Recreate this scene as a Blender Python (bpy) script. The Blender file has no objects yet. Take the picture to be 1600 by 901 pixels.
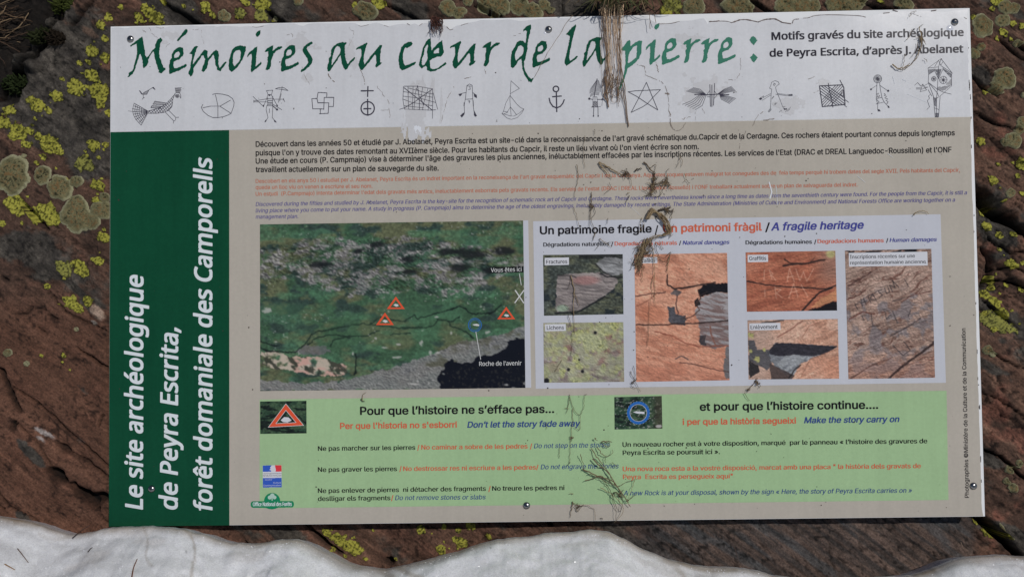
import bpy, math, os, random
import numpy as np
from mathutils import Matrix, Vector, noise as mnoise
random.seed(7); RNG = np.random.default_rng(11)
S = bpy.context.scene
COL = S.collection

# ------------------------------------------------------------------ camera
# The sign board defines the frame: x right along it, y up the slab, n out of it (metres, board 1.00 m wide).
LEAN = math.radians(33)                       # the rock slab leans back from the vertical
cb, sb = math.cos(LEAN), math.sin(LEAN)
W = Matrix(((1, 0, 0, 0), (0, sb, -cb, 0), (0, cb, sb, 0.62), (0, 0, 0, 1)))
FOC = 1555.0
_a, _b, _g = -0.03879623, -0.0202478, 0.01538324
CAMC = np.array([-0.00901729, -0.06875895, 1.14625472])
_Rx = np.array([[1, 0, 0], [0, math.cos(_a), -math.sin(_a)], [0, math.sin(_a), math.cos(_a)]])
_Ry = np.array([[math.cos(_b), 0, math.sin(_b)], [0, 1, 0], [-math.sin(_b), 0, math.cos(_b)]])
_Rz = np.array([[math.cos(_g), -math.sin(_g), 0], [math.sin(_g), math.cos(_g), 0], [0, 0, 1]])
CAMR = _Rz @ _Ry @ _Rx                        # frame -> camera
cam = bpy.data.cameras.new('camera'); camo = bpy.data.objects.new('camera', cam); COL.objects.link(camo)
cam.sensor_width = 36.0; cam.sensor_fit = 'HORIZONTAL'; cam.lens = FOC / 1600 * 36
cam.clip_start = 0.02; cam.clip_end = 500
_m = Matrix.Identity(4)
for i in range(3):
    for j in range(3): _m[i][j] = CAMR.T[i][j]
    _m[i][3] = CAMC[i]
camo.matrix_world = W @ _m
S.camera = camo

# ------------------------------------------------------------------ sky, sun, exposure
SUN = Vector((0.39, 0.36, 0.85)).normalized()            # towards the sun, in the board's frame
sw = (W.to_3x3() @ SUN).normalized()
elev = math.asin(sw.z); azim = math.atan2(sw.x, sw.y)
wd = bpy.data.worlds.new('World'); S.world = wd; wd.use_nodes = True
nt = wd.node_tree; bg = nt.nodes['Background']
sky = nt.nodes.new('ShaderNodeTexSky'); sky.sky_type = 'NISHITA'; sky.sun_disc = False
sky.sun_elevation = elev; sky.sun_rotation = azim; sky.altitude = 2200
nt.links.new(sky.outputs[0], bg.inputs[0]); bg.inputs[1].default_value = 0.06
sl = bpy.data.lights.new('sun', 'SUN'); sl.energy = 2.6; sl.angle = math.radians(0.53); sl.color = (1.0, 0.965, 0.92)
so = bpy.data.objects.new('sun', sl); COL.objects.link(so)
so.rotation_euler = sw.to_track_quat('Z', 'Y').to_euler(); so.location = (2, -3, 6)
S.view_settings.view_transform = 'Standard'; S.view_settings.look = 'None'
S.view_settings.exposure = -0.5; S.view_settings.gamma = 1.0; S.view_settings.use_curve_mapping = False
S.render.engine = 'CYCLES'

# ------------------------------------------------------------------ frame helpers
def P(px, py, n=0.0):
    """photo pixel (1600 wide) -> point of the board's frame on the plane at height n above the board"""
    px = np.asarray(px, float); py = np.asarray(py, float)
    px, py = np.broadcast_arrays(px, py)
    d = np.stack([(px - 800) / FOC, -(py - 450.5) / FOC, -np.ones_like(px)], -1) @ CAMR
    t = (np.asarray(n, float) - CAMC[2]) / d[..., 2]
    return CAMC + d * t[..., None]
def proj(X):
    q = (X - CAMC) @ CAMR.T
    return 800 + FOC * q[..., 0] / -q[..., 2], 450.5 - FOC * q[..., 1] / -q[..., 2]
PXM = 1.0 / 1342.0                            # one photo pixel on the board, metres
W_np = np.array(W)
def lin(c): c = np.asarray(c, float) / 255.0; return np.where(c <= 0.04045, c / 12.92, ((c + 0.055) / 1.055) ** 2.4)
def A(*c):
    """a print colour as it looks in the picture (0-255) -> albedo"""
    c = c[0] if len(c) == 1 else c
    return np.clip(lin(c) * 1.67, 0.002, 0.88)

_tab = np.random.default_rng(5).random((256, 256))
def vn(x, y, s=0):
    x = np.asarray(x, float) + s * 37.31; y = np.asarray(y, float) + s * 91.7
    ix = np.floor(x).astype(int); iy = np.floor(y).astype(int); fx = x - ix; fy = y - iy
    fx = fx * fx * (3 - 2 * fx); fy = fy * fy * (3 - 2 * fy)
    a = _tab[ix & 255, iy & 255]; b = _tab[(ix + 1) & 255, iy & 255]; c = _tab[ix & 255, (iy + 1) & 255]; d = _tab[(ix + 1) & 255, (iy + 1) & 255]
    return (a * (1 - fx) + b * fx) * (1 - fy) + (c * (1 - fx) + d * fx) * fy
def fbm(x, y, s=0, o=4, g=0.5):
    t = 0; a = 1; w = 0
    for i in range(o):
        t = t + a * vn(np.asarray(x) * 2 ** i, np.asarray(y) * 2 ** i, s + i * 3); w += a; a *= g
    return t / w
def sst(a, b, x): t = np.clip((x - a) / (b - a), 0, 1); return t * t * (3 - 2 * t)
def segdist(px, py, pts):
    """distance to a polyline and the parameter 0..1 along it"""
    best = np.full(np.shape(px), 1e9); par = np.zeros(np.shape(px)); n = len(pts) - 1
    for i in range(n):
        ax, ay = pts[i][:2]; bx, by = pts[i + 1][:2]; dx, dy = bx - ax, by - ay; L = dx * dx + dy * dy + 1e-9
        t = np.clip(((px - ax) * dx + (py - ay) * dy) / L, 0, 1)
        d = np.hypot(px - ax - t * dx, py - ay - t * dy)
        m = d < best; best = np.where(m, d, best); par = np.where(m, (i + t) / n, par)
    return best, par
def inpoly(px, py, pts):
    r = np.zeros(np.shape(px), bool); j = len(pts) - 1
    for i in range(len(pts)):
        xi, yi = pts[i]; xj, yj = pts[j]
        if yi != yj: r ^= ((yi > py) != (yj > py)) & (px < (xj - xi) * (py - yi) / (yj - yi) + xi)
        j = i
    return r

# ------------------------------------------------------------------ object helpers
def thing(name, label, cat, base, group=None):
    o = bpy.data.objects.new(name, None); COL.objects.link(o); o.empty_display_size = 0.05
    o.matrix_world = W @ Matrix.Translation(Vector(base)); o['label'] = label; o['category'] = cat
    if group: o['group'] = group
    BASE[o.name] = np.array(base, float); return o
BASE = {}
def emit(name, V, F, mat, parent=None, base=None, smooth=False, cols=None, mi=None):
    V = np.asarray(V, float).reshape(-1, 3)
    if parent is not None: base = BASE[parent.name]
    elif base is None: base = V.mean(0)
    me = bpy.data.meshes.new(name)
    Vl = (V - base).astype(np.float32)
    if isinstance(F, np.ndarray) and F.ndim == 2:
        k = F.shape[1]; me.vertices.add(len(Vl)); me.vertices.foreach_set('co', Vl.ravel())
        me.loops.add(F.size); me.loops.foreach_set('vertex_index', F.astype(np.int32).ravel())
        me.polygons.add(len(F)); me.polygons.foreach_set('loop_start', np.arange(0, F.size, k, dtype=np.int32))
        me.update(calc_edges=True)
    else:
        me.from_pydata([tuple(map(float, v)) for v in Vl], [], [tuple(map(int, f)) for f in F])
    for m in (mat if isinstance(mat, (list, tuple)) else [mat]): me.materials.append(m)
    if mi is not None: me.polygons.foreach_set('material_index', np.asarray(mi, dtype=np.int32))
    if smooth: me.polygons.foreach_set('use_smooth', np.ones(len(me.polygons), bool))
    if cols is not None:
        for an, c in (cols.items() if isinstance(cols, dict) else [('Col', cols)]):
            c = np.asarray(c, np.float32); at = me.color_attributes.new(an, 'FLOAT_COLOR', 'POINT')
            at.data.foreach_set('color', np.concatenate([c, np.ones((len(c), 1), np.float32)], 1).ravel())
    me.validate()
    o = bpy.data.objects.new(name, me); COL.objects.link(o)
    if parent is not None: o.parent = parent
    else: o.matrix_world = W @ Matrix.Translation(Vector(base))
    BASE[o.name] = np.array(base, float)
    return o
def tag(o, label, cat, group=None, kind=None):
    o['label'] = label; o['category'] = cat
    if group: o['group'] = group
    if kind: o['kind'] = kind
    return o
def gridF(nr, nc):
    i = np.arange(nr * nc).reshape(nr, nc)
    return np.stack([i[:-1, :-1].ravel(), i[1:, :-1].ravel(), i[1:, 1:].ravel(), i[:-1, 1:].ravel()], 1)

class Tubes:
    def __init__(s): s.V = []; s.F = []; s.C = []; s.n = 0
    def add(s, pts, r, sides=5, col=None, flat=1.0):
        pts = np.asarray(pts, float); m = len(pts); r = np.broadcast_to(np.asarray(r, float), (m,))
        T = np.gradient(pts, axis=0); T /= np.linalg.norm(T, axis=1)[:, None] + 1e-12
        up = np.array([0, 0, 1.0]); B = np.cross(T, up); nb = np.linalg.norm(B, axis=1); B[nb < 1e-3] = (1, 0, 0); B /= np.linalg.norm(B, axis=1)[:, None]
        N = np.cross(B, T)
        a = np.arange(sides) * 2 * math.pi / sides
        ring = pts[:, None] + r[:, None, None] * (np.cos(a)[None, :, None] * B[:, None] + flat * np.sin(a)[None, :, None] * N[:, None])
        s.V.append(ring.reshape(-1, 3)); base = s.n
        for i in range(m - 1):
            for k in range(sides):
                k2 = (k + 1) % sides; s.F.append((base + i * sides + k, base + i * sides + k2, base + (i + 1) * sides + k2, base + (i + 1) * sides + k))
        s.F.append(tuple(base + k for k in range(sides))[::-1]); s.F.append(tuple(base + (m - 1) * sides + k for k in range(sides)))
        if col is not None: s.C.append(np.repeat(np.asarray(col, float)[None], m * sides, 0))
        s.n += m * sides
    def out(s, name, mat, parent=None, **k):
        if s.C: k['cols'] = np.concatenate(s.C)
        return emit(name, np.concatenate(s.V), s.F, mat, parent, smooth=True, **k)
def smooth_line(pts, k=6, jit=0.0):
    pts = np.asarray(pts, float)
    if len(pts) < 3: t = np.linspace(0, 1, k + 1)[:, None]; q = pts[0] * (1 - t) + pts[-1] * t
    else:
        e = np.concatenate([[2 * pts[0] - pts[1]], pts, [2 * pts[-1] - pts[-2]]]); q = []
        for i in range(1, len(e) - 2):
            p0, p1, p2, p3 = e[i - 1:i + 3]
            for t in np.arange(k) / k: q.append(0.5 * (2 * p1 + (p2 - p0) * t + (2 * p0 - 5 * p1 + 4 * p2 - p3) * t * t + (3 * p1 - p0 - 3 * p2 + p3) * t ** 3))
        q.append(pts[-1]); q = np.array(q)
    if jit: q[1:-1] += RNG.normal(0, jit, q[1:-1].shape)
    return q

# ------------------------------------------------------------------ scanline fill (non-zero winding), for lettering and drawn lines
def fill(contours, dy, gx=0.0, gy=0):
    """closed 2D contours -> quads (M,4,2); gx widens every span, gy widens by rows"""
    E = []
    for c in contours:
        c = np.asarray(c, float); d = np.roll(c, -1, 0)
        E.append(np.concatenate([c, d], 1))
    E = np.concatenate(E); E = E[np.abs(E[:, 1] - E[:, 3]) > 1e-9]
    w = np.where(E[:, 3] > E[:, 1], 1, -1); lo = np.minimum(E[:, 1], E[:, 3]); hi = np.maximum(E[:, 1], E[:, 3])
    sl = (E[:, 2] - E[:, 0]) / (E[:, 3] - E[:, 1])
    y0 = lo.min(); n = max(1, int(math.ceil((hi.max() - y0) / dy)))
    rows = []
    for r in range(n):
        ym = y0 + (r + 0.5) * dy
        k = np.nonzero((lo <= ym) & (hi > ym))[0]
        x = E[k, 0] + (ym - E[k, 1]) * sl[k]; o = np.argsort(x, kind='stable'); x = x[o]; ww = np.cumsum(w[k][o]); s2 = np.clip(sl[k][o], -1.3, 1.3)
        sp = []; st = None
        for i in range(len(x)):
            if ww[i] != 0 and st is None: st = i
            elif ww[i] == 0 and st is not None: sp.append((x[st], x[i], s2[st], s2[i])); st = None
        rows.append(sp)
    Q = []
    for r in range(-gy, n + gy):
        if gy or gx:
            sp = []
            for k in range(r - gy, r + gy + 1):
                if 0 <= k < n:
                    g = gx * math.sqrt(max(0.0, 1 - (abs(k - r) / (gy + 0.5)) ** 2))
                    sp += [(a - g, b + g, p, q) for a, b, p, q in rows[k]]
            sp.sort(); mg = []
            for s in sp:
                if mg and s[0] <= mg[-1][1]:
                    if s[1] > mg[-1][1]: mg[-1] = (mg[-1][0], s[1], mg[-1][2], s[3])
                else: mg.append(s)
            sp = mg
        else: sp = rows[r]
        ya = y0 + r * dy; h = dy / 2
        for a, b, p, q in sp:
            Q.append(((a - p * h, ya), (b - q * h, ya), (b + q * h, ya + dy), (a + p * h, ya + dy)))
    return np.array(Q) if Q else np.zeros((0, 4, 2))
def quads_px(name, Q, n, mat, parent, flip=True):
    V = P(Q[..., 0], Q[..., 1], n).reshape(-1, 3); F = np.arange(len(V)).reshape(-1, 4)
    if flip: F = F[:, ::-1]
    return emit(name, V, F, mat, parent)
def ribbon(pts, w):
    """drawn line -> contours with one orientation"""
    out = []; pts = [tuple(p) for p in pts]
    for (ax, ay), (bx, by) in zip(pts[:-1], pts[1:]):
        L = math.hypot(bx - ax, by - ay)
        if L < 1e-6: continue
        dx, dy = (bx - ax) / L * w / 2, (by - ay) / L * w / 2
        ax -= dx * .8; ay -= dy * .8; bx += dx * .8; by += dy * .8
        out.append([(ax + dy, ay - dx), (bx + dy, by - dx), (bx - dy, by + dx), (ax - dy, ay + dx)])
    return out
def poly(pts):
    a = sum(x0 * y1 - x1 * y0 for (x0, y0), (x1, y1) in zip(pts, pts[1:] + pts[:1]))
    return pts if a > 0 else pts[::-1]
def hole(pts): return poly(pts)[::-1]
def circ(cx, cy, r, n=20): return poly([(cx + r * math.cos(2 * math.pi * i / n), cy + r * math.sin(2 * math.pi * i / n)) for i in range(n)])

# ------------------------------------------------------------------ lettering
_fd = bpy.utils.system_resource('DATAFILES', path='fonts')
def _font(f):
    try: return bpy.data.fonts.load(os.path.join(_fd, f))
    except Exception: return None
FONTS = {'arial': _font('Inter.woff2'), 'human': _font('NotoSansHebrew-Regular.woff2')}
def outlines(txt, font):
    cu = bpy.data.curves.new('lettering', 'FONT'); cu.body = txt; cu.size = 1.0
    if FONTS[font]: cu.font = FONTS[font]
    o = bpy.data.objects.new('lettering', cu); COL.objects.link(o)
    c = o.to_curve(bpy.context.evaluated_depsgraph_get()); out = []
    for s in c.splines:
        bp = s.bezier_points; q = []
        for i in range(len(bp)):
            a, b = bp[i], bp[(i + 1) % len(bp)]; p0, p1, p2, p3 = (np.array(v[:2]) for v in (a.co, a.handle_right, b.handle_left, b.co))
            straight = np.linalg.norm(p1 - p0) + np.linalg.norm(p3 - p2) + np.linalg.norm(p2 - p1) < np.linalg.norm(p3 - p0) * 1.002
            for t in ((0,) if straight else (0, .25, .5, .75)): q.append(p0 * (1 - t) ** 3 + 3 * p1 * t * (1 - t) ** 2 + 3 * p2 * t * t * (1 - t) + p3 * t ** 3)
        if len(q) > 2: out.append(np.array(q))
    o.to_curve_clear(); bpy.data.objects.remove(o); bpy.data.curves.remove(cu)
    return out
CAPH = {f: max(c[:, 1].max() for c in outlines('H', f)) for f in FONTS}
def letter_quads(txt, p0, p1, cap, font='arial', italic=0.0, gx=0.0, gy=0, rows=16):
    """text set along the baseline p0 -> p1 (photo pixels), capitals cap pixels high"""
    C = outlines(txt, font); k = cap / CAPH[font]
    p0 = np.array(p0, float); p1 = np.array(p1, float); L = np.linalg.norm(p1 - p0); e = (p1 - p0) / L; up = np.array([e[1], -e[0]])
    C = [np.stack([c[:, 0] + italic * c[:, 1], c[:, 1] * k], 1) for c in C]
    x0 = min(c[:, 0].min() for c in C); x1 = max(c[:, 0].max() for c in C); s = (L - 2 * gx) / (x1 - x0)
    C = [np.stack([(c[:, 0] - x0) * s + gx, c[:, 1]], 1) for c in C]
    Q = fill(C, cap / rows, gx, gy)
    return p0 + Q[..., :1] * e + Q[..., 1:] * up
def text(name, runs, n, mat, parent, **kw):
    Q = np.concatenate([letter_quads(*r[:4], **{**kw, **(r[4] if len(r) > 4 else {})}) for r in runs])
    return quads_px(name, Q, n, mat, parent, flip=False)

# ------------------------------------------------------------------ materials
def mat(name, color=(0.5, 0.5, 0.5), rough=0.5, metal=0.0, spec=0.16):
    m = bpy.data.materials.new(name); m.use_nodes = True; b = m.node_tree.nodes['Principled BSDF']
    b.inputs['Base Color'].default_value = (*[float(c) for c in color[:3]], 1); b.inputs['Roughness'].default_value = rough
    b.inputs['Metallic'].default_value = metal; b.inputs['Specular IOR Level'].default_value = spec
    return m
def N(m, t, **k):
    n = m.node_tree.nodes.new(t)
    for a, v in k.items():
        if a in n.inputs: n.inputs[a].default_value = v
        else: setattr(n, a, v)
    return n
def link(m, a, b): m.node_tree.links.new(a, b)
def bsdf(m): return m.node_tree.nodes['Principled BSDF']
FILM_ROUGH = 0.17
def film(name, color, vary=0.05, rough=FILM_ROUGH, attr=None, spec=0.22):
    """printed film: faint weathering blotches, slightly wavy gloss"""
    m = mat(name, color, rough, spec=spec); b = bsdf(m); tc = N(m, 'ShaderNodeTexCoord')
    n1 = N(m, 'ShaderNodeTexNoise', Scale=9.0, Detail=8.0, Roughness=0.65); link(m, tc.outputs['Object'], n1.inputs['Vector'])
    n2 = N(m, 'ShaderNodeTexNoise', Scale=320.0, Detail=3.0); link(m, tc.outputs['Object'], n2.inputs['Vector'])
    mr = N(m, 'ShaderNodeMapRange'); mr.inputs[1].default_value = .3; mr.inputs[2].default_value = .7; mr.inputs[3].default_value = 1 - vary * 1.6; mr.inputs[4].default_value = 1.0
    link(m, n1.outputs[0], mr.inputs[0])
    mr2 = N(m, 'ShaderNodeMapRange'); mr2.inputs[1].default_value = .25; mr2.inputs[2].default_value = .75; mr2.inputs[3].default_value = 1 - vary; mr2.inputs[4].default_value = 1 + vary * .4
    link(m, n2.outputs[0], mr2.inputs[0])
    mp = N(m, 'ShaderNodeMapping'); mp.inputs['Scale'].default_value = (70, 3.5, 10); link(m, tc.outputs['Object'], mp.inputs[0])
    n3 = N(m, 'ShaderNodeTexNoise', Scale=1.0, Detail=6.0, Roughness=.7); link(m, mp.outputs[0], n3.inputs['Vector'])
    mr3 = N(m, 'ShaderNodeMapRange'); mr3.inputs[1].default_value = .25; mr3.inputs[2].default_value = .62; mr3.inputs[3].default_value = 1 - vary * 1.5; mr3.inputs[4].default_value = 1.0; link(m, n3.outputs[0], mr3.inputs[0])
    m0 = N(m, 'ShaderNodeMath', operation='MULTIPLY'); link(m, mr.outputs[0], m0.inputs[0]); link(m, mr3.outputs[0], m0.inputs[1])
    mu = N(m, 'ShaderNodeMath', operation='MULTIPLY'); link(m, m0.outputs[0], mu.inputs[0]); link(m, mr2.outputs[0], mu.inputs[1])
    rg = N(m, 'ShaderNodeMapRange'); rg.inputs[1].default_value = .3; rg.inputs[2].default_value = .7; rg.inputs[3].default_value = rough - .04; rg.inputs[4].default_value = rough + .05; link(m, n1.outputs[0], rg.inputs[0]); link(m, rg.outputs[0], b.inputs['Roughness'])
    mx = N(m, 'ShaderNodeVectorMath', operation='SCALE'); link(m, mu.outputs[0], mx.inputs['Scale'])
    if attr: a = N(m, 'ShaderNodeVertexColor', layer_name=attr); link(m, a.outputs[0], mx.inputs[0])
    else: mx.inputs[0].default_value = tuple(float(c) for c in color[:3])
    link(m, mx.outputs[0], b.inputs['Base Color'])
    bp = N(m, 'ShaderNodeBump', Strength=0.05, Distance=0.002); link(m, n1.outputs[0], bp.inputs['Height']); link(m, bp.outputs[0], b.inputs['Normal'])
    return m
def vcol(name, rough=0.7, bump=0.0, bscale=400.0, spec=0.4):
    m = mat(name, rough=rough, spec=spec); a = N(m, 'ShaderNodeVertexColor', layer_name='Col'); tc = N(m, 'ShaderNodeTexCoord')
    n = N(m, 'ShaderNodeTexNoise', Scale=bscale, Detail=5.0, Roughness=.7); link(m, tc.outputs['Object'], n.inputs['Vector'])
    mr = N(m, 'ShaderNodeMapRange'); mr.inputs[1].default_value = .25; mr.inputs[2].default_value = .75; mr.inputs[3].default_value = .6; mr.inputs[4].default_value = 1.35; link(m, n.outputs[0], mr.inputs[0])
    mx = N(m, 'ShaderNodeVectorMath', operation='SCALE'); link(m, a.outputs[0], mx.inputs[0]); link(m, mr.outputs[0], mx.inputs['Scale']); link(m, mx.outputs[0], bsdf(m).inputs['Base Color'])
    if bump:
        bp = N(m, 'ShaderNodeBump', Strength=bump, Distance=0.002); link(m, n.outputs[0], bp.inputs['Height']); link(m, bp.outputs[0], bsdf(m).inputs['Normal'])
    return m

# ================================================================== ROCK SLAB
BOARD = [(173, 42), (1515, 13), (1539, 806), (170, 822)]
ax = np.concatenate([-np.geomspace(2.6, 0.74, 26)[:-1], np.arange(-0.73, 0.7301, 0.0021), np.geomspace(0.74, 2.6, 26)[1:]])
ay = np.concatenate([-np.geomspace(1.05, 0.44, 14)[:-1], np.arange(-0.435, 0.4001, 0.0021), np.geomspace(0.405, 1.9, 26)[1:]])
GX, GY = np.meshgrid(ax, ay)
PX, PY = proj(np.stack([GX, GY, np.full_like(GX, -0.018)], -1))
def along(px, py, deg):
    a = math.radians(deg); return px * math.cos(a) + py * math.sin(a), -px * math.sin(a) + py * math.cos(a)
TH = 37 - 9 * sst(900, 1500, PX) + 3 * (fbm(PX / 300, PY / 300, 2) - .5)
_ar = np.radians(37.0 + 0 * TH); U, Vv = PX * np.cos(_ar) + PY * np.sin(_ar), -PX * np.sin(_ar) + PY * np.cos(_ar)
wob = 34 * (fbm(PX / 150, PY / 150, 4) - .5) + 16 * (fbm(PX / 40, PY / 40, 5, 3) - .5)
Vw = Vv + wob
fol = fbm(U / 210, Vw / 15, 6, 5, .55)          # foliation of the schist
fol2 = fbm(U / 420, Vw / 46, 9, 4)
blk = fbm(PX / 210, PY / 210, 12, 4)
# slabby ledges: a stepped profile across the foliation
st = Vw / 52 + 1.1 * fbm(U / 260, Vw / 90, 15, 3)
step = (np.floor(st) + sst(0.78, 1.0, st - np.floor(st)))
hstep = 0.0022 * (fbm(np.floor(st) * 3.7 + U / 700, np.floor(st) * 1.3, 21, 1) - .5) * 2
H = 0.010 * (fol2 - .5) + 0.0055 * (fol - .5) + 0.016 * (blk - .5) + hstep
rightside = sst(1500, 1540, PX); leftside = 1 - sst(160, 185, PX)
H *= (1 + 0.15 * rightside)
DARK = np.zeros_like(H)
# (points, half width px, depth m, darkness)
CRACKS = [([(3, 578), (12, 597), (22, 627), (33, 643)], 3.5, .012, .9), ([(13, 597), (67, 635), (110, 673), (168, 721), (250, 780)], 1.6, .006, .7),
 ([(-60, 540), (3, 578), (10, 586)], 3, .012, .8), ([(110, 703), (140, 722), (168, 740), (220, 775)], 1.8, .007, .7), ([(25, 655), (60, 690), (90, 735), (130, 770), (175, 815)], 1.5, .006, .5),
 ([(82, 733), (103, 748)], 9, .02, 1), ([(112, 754), (122, 757)], 5, .015, 1), ([(120, 762), (140, 775), (156, 790)], 9, .022, 1), ([(154, 772), (172, 776)], 7, .02, 1), ([(93, 695), (107, 704)], 6, .010, .8),
 ([(22, 660), (26, 668)], 4, .012, 1), ([(0, 753), (15, 783), (67, 813)], 1.5, .006, .7), ([(12, 790), (13, 793)], 3, .01, 1), ([(125, 545), (150, 560), (168, 572), (230, 620)], 2, .008, .7),
 ([(158, 662), (163, 652), (168, 648)], 1.6, .006, .9), ([(15, 492), (45, 488), (50, 478)], 2.0, .006, .8), ([(50, 478), (75, 484)], 1.6, .005, .8), ([(76, 490), (92, 500)], 2.5, .006, .8),
 ([(60, 512), (75, 522)], 1.6, .005, .7), ([(80, 455), (110, 490), (170, 515)], 1.6, .006, .6), ([(5, 432), (15, 438)], 2, .006, .8), ([(40, 318), (52, 335), (75, 358)], 4, .010, .6),
 ([(1508, 280), (1526, 300), (1538, 315), (1553, 331), (1575, 342), (1591, 355), (1640, 385)], 9, .05, 1.0), ([(1500, 690), (1539, 703), (1563, 713), (1583, 730), (1600, 746), (1640, 780)], 2.2, .02, 1.0),
 ([(1490, 786), (1533, 809), (1560, 832), (1587, 858), (1615, 890)], 5.5, .04, 1.0), ([(1520, 120), (1535, 135), (1560, 150)], 3, .01, .8), ([(1520, 175), (1545, 190), (1590, 205)], 2.5, .009, .8),
 ([(1541, 400), (1545, 425), (1533, 450)], 3, .012, .9), ([(1545, 425), (1575, 418), (1610, 430)], 2.2, .009, .9), ([(1535, 442), (1560, 438), (1585, 443), (1610, 452)], 2.5, .012, .9), ([(1530, 466), (1560, 492), (1590, 515)], 2.2, .01, .7),
 ([(1560, 60), (1580, 80), (1600, 95)], 2.5, .01, .7), ([(1590, 70), (1610, 85)], 3, .01, .9), ([(1540, 360), (1550, 378), (1575, 395), (1600, 392)], 2, .009, .9), ([(1532, 385), (1541, 400)], 2.5, .01, .9),
 ([(1540, 545), (1570, 565), (1610, 580)], 1.8, .008, .7), ([(1530, 610), (1570, 630), (1610, 660)], 1.4, .006, .6), ([(860, 822), (857, 816)], 4, .02, 1), ([(470, 818), (505, 850), (530, 866)], 3, .02, .9),
 ([(604, 878), (612, 880)], 5, .015, 1), ([(110, -10), (92, 20), (60, 70), (28, 100), (8, 118), (-20, 150)], 6, .03, 1), ([(150, -8), (125, 25), (110, 40)], 3, .014, .9),
 ([(255, 4), (300, 34), (340, 60)], 5, .012, .9), ([(420, 20), (440, 38), (470, 60)], 6, .012, .9), ([(600, 5), (640, 25), (690, 55)], 3, .01, .8), ([(740, 8), (770, 24), (800, 40)], 3, .01, .8), ([(880, -5), (882, 28)], 1.5, .006, .7),
 ([(930, 2), (931, 25)], 1.5, .006, .7), ([(1170, 0), (1190, 16), (1220, 30)], 3, .01, .8), ([(1340, 2), (1375, 14), (1420, 22)], 3, .01, .9)]
for i, (pts, w, dep, dk) in enumerate(CRACKS):
    q = [(x, y) for x, y in smooth_line(pts, 5)] if len(pts) > 2 else pts
    jx = 5 * (fbm(PX / 9, PY / 9, 30 + i % 5, 3) - .5); jy = 5 * (fbm(PX / 9, PY / 9, 40 + i % 5, 3) - .5)
    x0, x1 = min(p[0] for p in q) - 40, max(p[0] for p in q) + 40; y0, y1 = min(p[1] for p in q) - 40, max(p[1] for p in q) + 40
    m = (PX > x0) & (PX < x1) & (PY > y0) & (PY < y1)
    if not m.any(): continue
    d, t = segdist(PX[m] + jx[m], PY[m] + jy[m], q)
    taper = 0.35 + 0.65 * np.sin(np.clip(t, 0.03, .97) * math.pi) ** .6
    f = np.exp(-(d / (w * taper)) ** 2.4); H[m] -= dep * f; DARK[m] = np.maximum(DARK[m], dk * np.exp(-(d / (w * taper * 1.15)) ** 2))
# earth hollow in the top left corner
dl = (PX * 0.83 + PY * 0.72) - 86 + 40 * (fbm(PX / 30, PY / 30, 50, 4) - .5)
soil = 1 - sst(-12, 8, dl); soil = np.maximum(soil, (1 - sst(.7, 1.15, np.hypot((PX - 6) / 34, (PY - 128) / 34) + .5 * (fbm(PX / 20, PY / 20, 51) - .5))))
H -= soil * (0.016 + 0.02 * fbm(PX / 22, PY / 22, 52, 4))
# loose lumps and plates near the right edge
for cx, cy, rx, ry, hh in [(1560, 400, 18, 16, .010), (1590, 355, 26, 14, .010), (1575, 385, 14, 9, .006), (1556, 300, 25, 14, .006), (1585, 430, 20, 9, .006), (1552, 815, 22, 10, .006), (158, 492, 20, 10, .006), (85, 40, 14, 14, .012), (40, 95, 30, 9, .012)]:
    X1, Y1 = along(PX - cx, PY - cy, 35); r = np.hypot(X1 / rx, Y1 / ry) + .5 * (fbm(PX / 12, PY / 12, 55) - .5); H += hh * (1 - sst(.6, 1.05, r))
f1 = np.abs(fbm(U / 52, Vw / 17, 131, 4) - .5); f2 = np.abs(fbm(PX / 34, PY / 27, 133, 4, .55) - .5); f3 = np.abs(fbm(U / 120, Vw / 9, 135, 3) - .5)
FR = np.maximum.reduce([(1 - sst(.004, .022, f1)) * sst(.42, .58, fbm(PX / 55, PY / 45, 137, 3)), (1 - sst(.003, .016, f2)) * sst(.48, .62, fbm(PX / 70, PY / 60, 139, 3)), .7 * (1 - sst(.003, .02, f3)) * sst(.45, .6, fbm(PX / 80, PY / 50, 141, 3))])
SM = (1 - sst(168, 190, PX)) * sst(430, 520, PY); FR *= (.75 + .25 * rightside) * (1 - .75 * SM)
H -= .0026 * FR; H += .004 * (fbm(PX / 30, PY / 22, 143, 5, .6) - .5)
ROCK0 = -0.0165 - 0.010 * sst(775, 806, PY) * sst(240, 400, PX)
HT = ROCK0 + H
# the slab is nearly flush with the board's left edge and may not rise through the board
d_out = np.maximum.reduce([170 - PX, PX - (1515 + (PY - 13) * .0303), (42 - (PX - 173) * .0216) - PY, PY - (822 - (PX - 170) * .0117)])
lim = -0.0085 + np.clip(d_out - 2, 0, 60) * 0.00035
HT = np.where(d_out < 200, np.minimum(HT, lim + .0015 * (fol - .5)), HT)
HT += np.where(leftside > 0, leftside * np.clip(1 - d_out / 30, 0, 1) * np.clip(-0.0062 - HT, 0, .012) * .75 * (1 - soil) * (1 - np.clip(DARK, 0, 1)), 0)
far = sst(0.75, 1.6, np.maximum(np.abs(GX), np.abs(GY) * 1.3)); HT += far * 0.28 * (fbm(GX * 1.3, GY * 1.3, 60, 5) - .55)
ROCKV = np.stack([GX, GY, HT], -1)
def rock_n(x, y):
    """height of the rock under points of the frame"""
    i = np.clip(np.searchsorted(ay, y), 1, len(ay) - 1); j = np.clip(np.searchsorted(ax, x), 1, len(ax) - 1)
    fy = (y - ay[i - 1]) / (ay[i] - ay[i - 1]); fx = (x - ax[j - 1]) / (ax[j] - ax[j - 1])
    return (HT[i - 1, j - 1] * (1 - fx) + HT[i - 1, j] * fx) * (1 - fy) + (HT[i, j - 1] * (1 - fx) + HT[i, j] * fx) * fy
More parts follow.
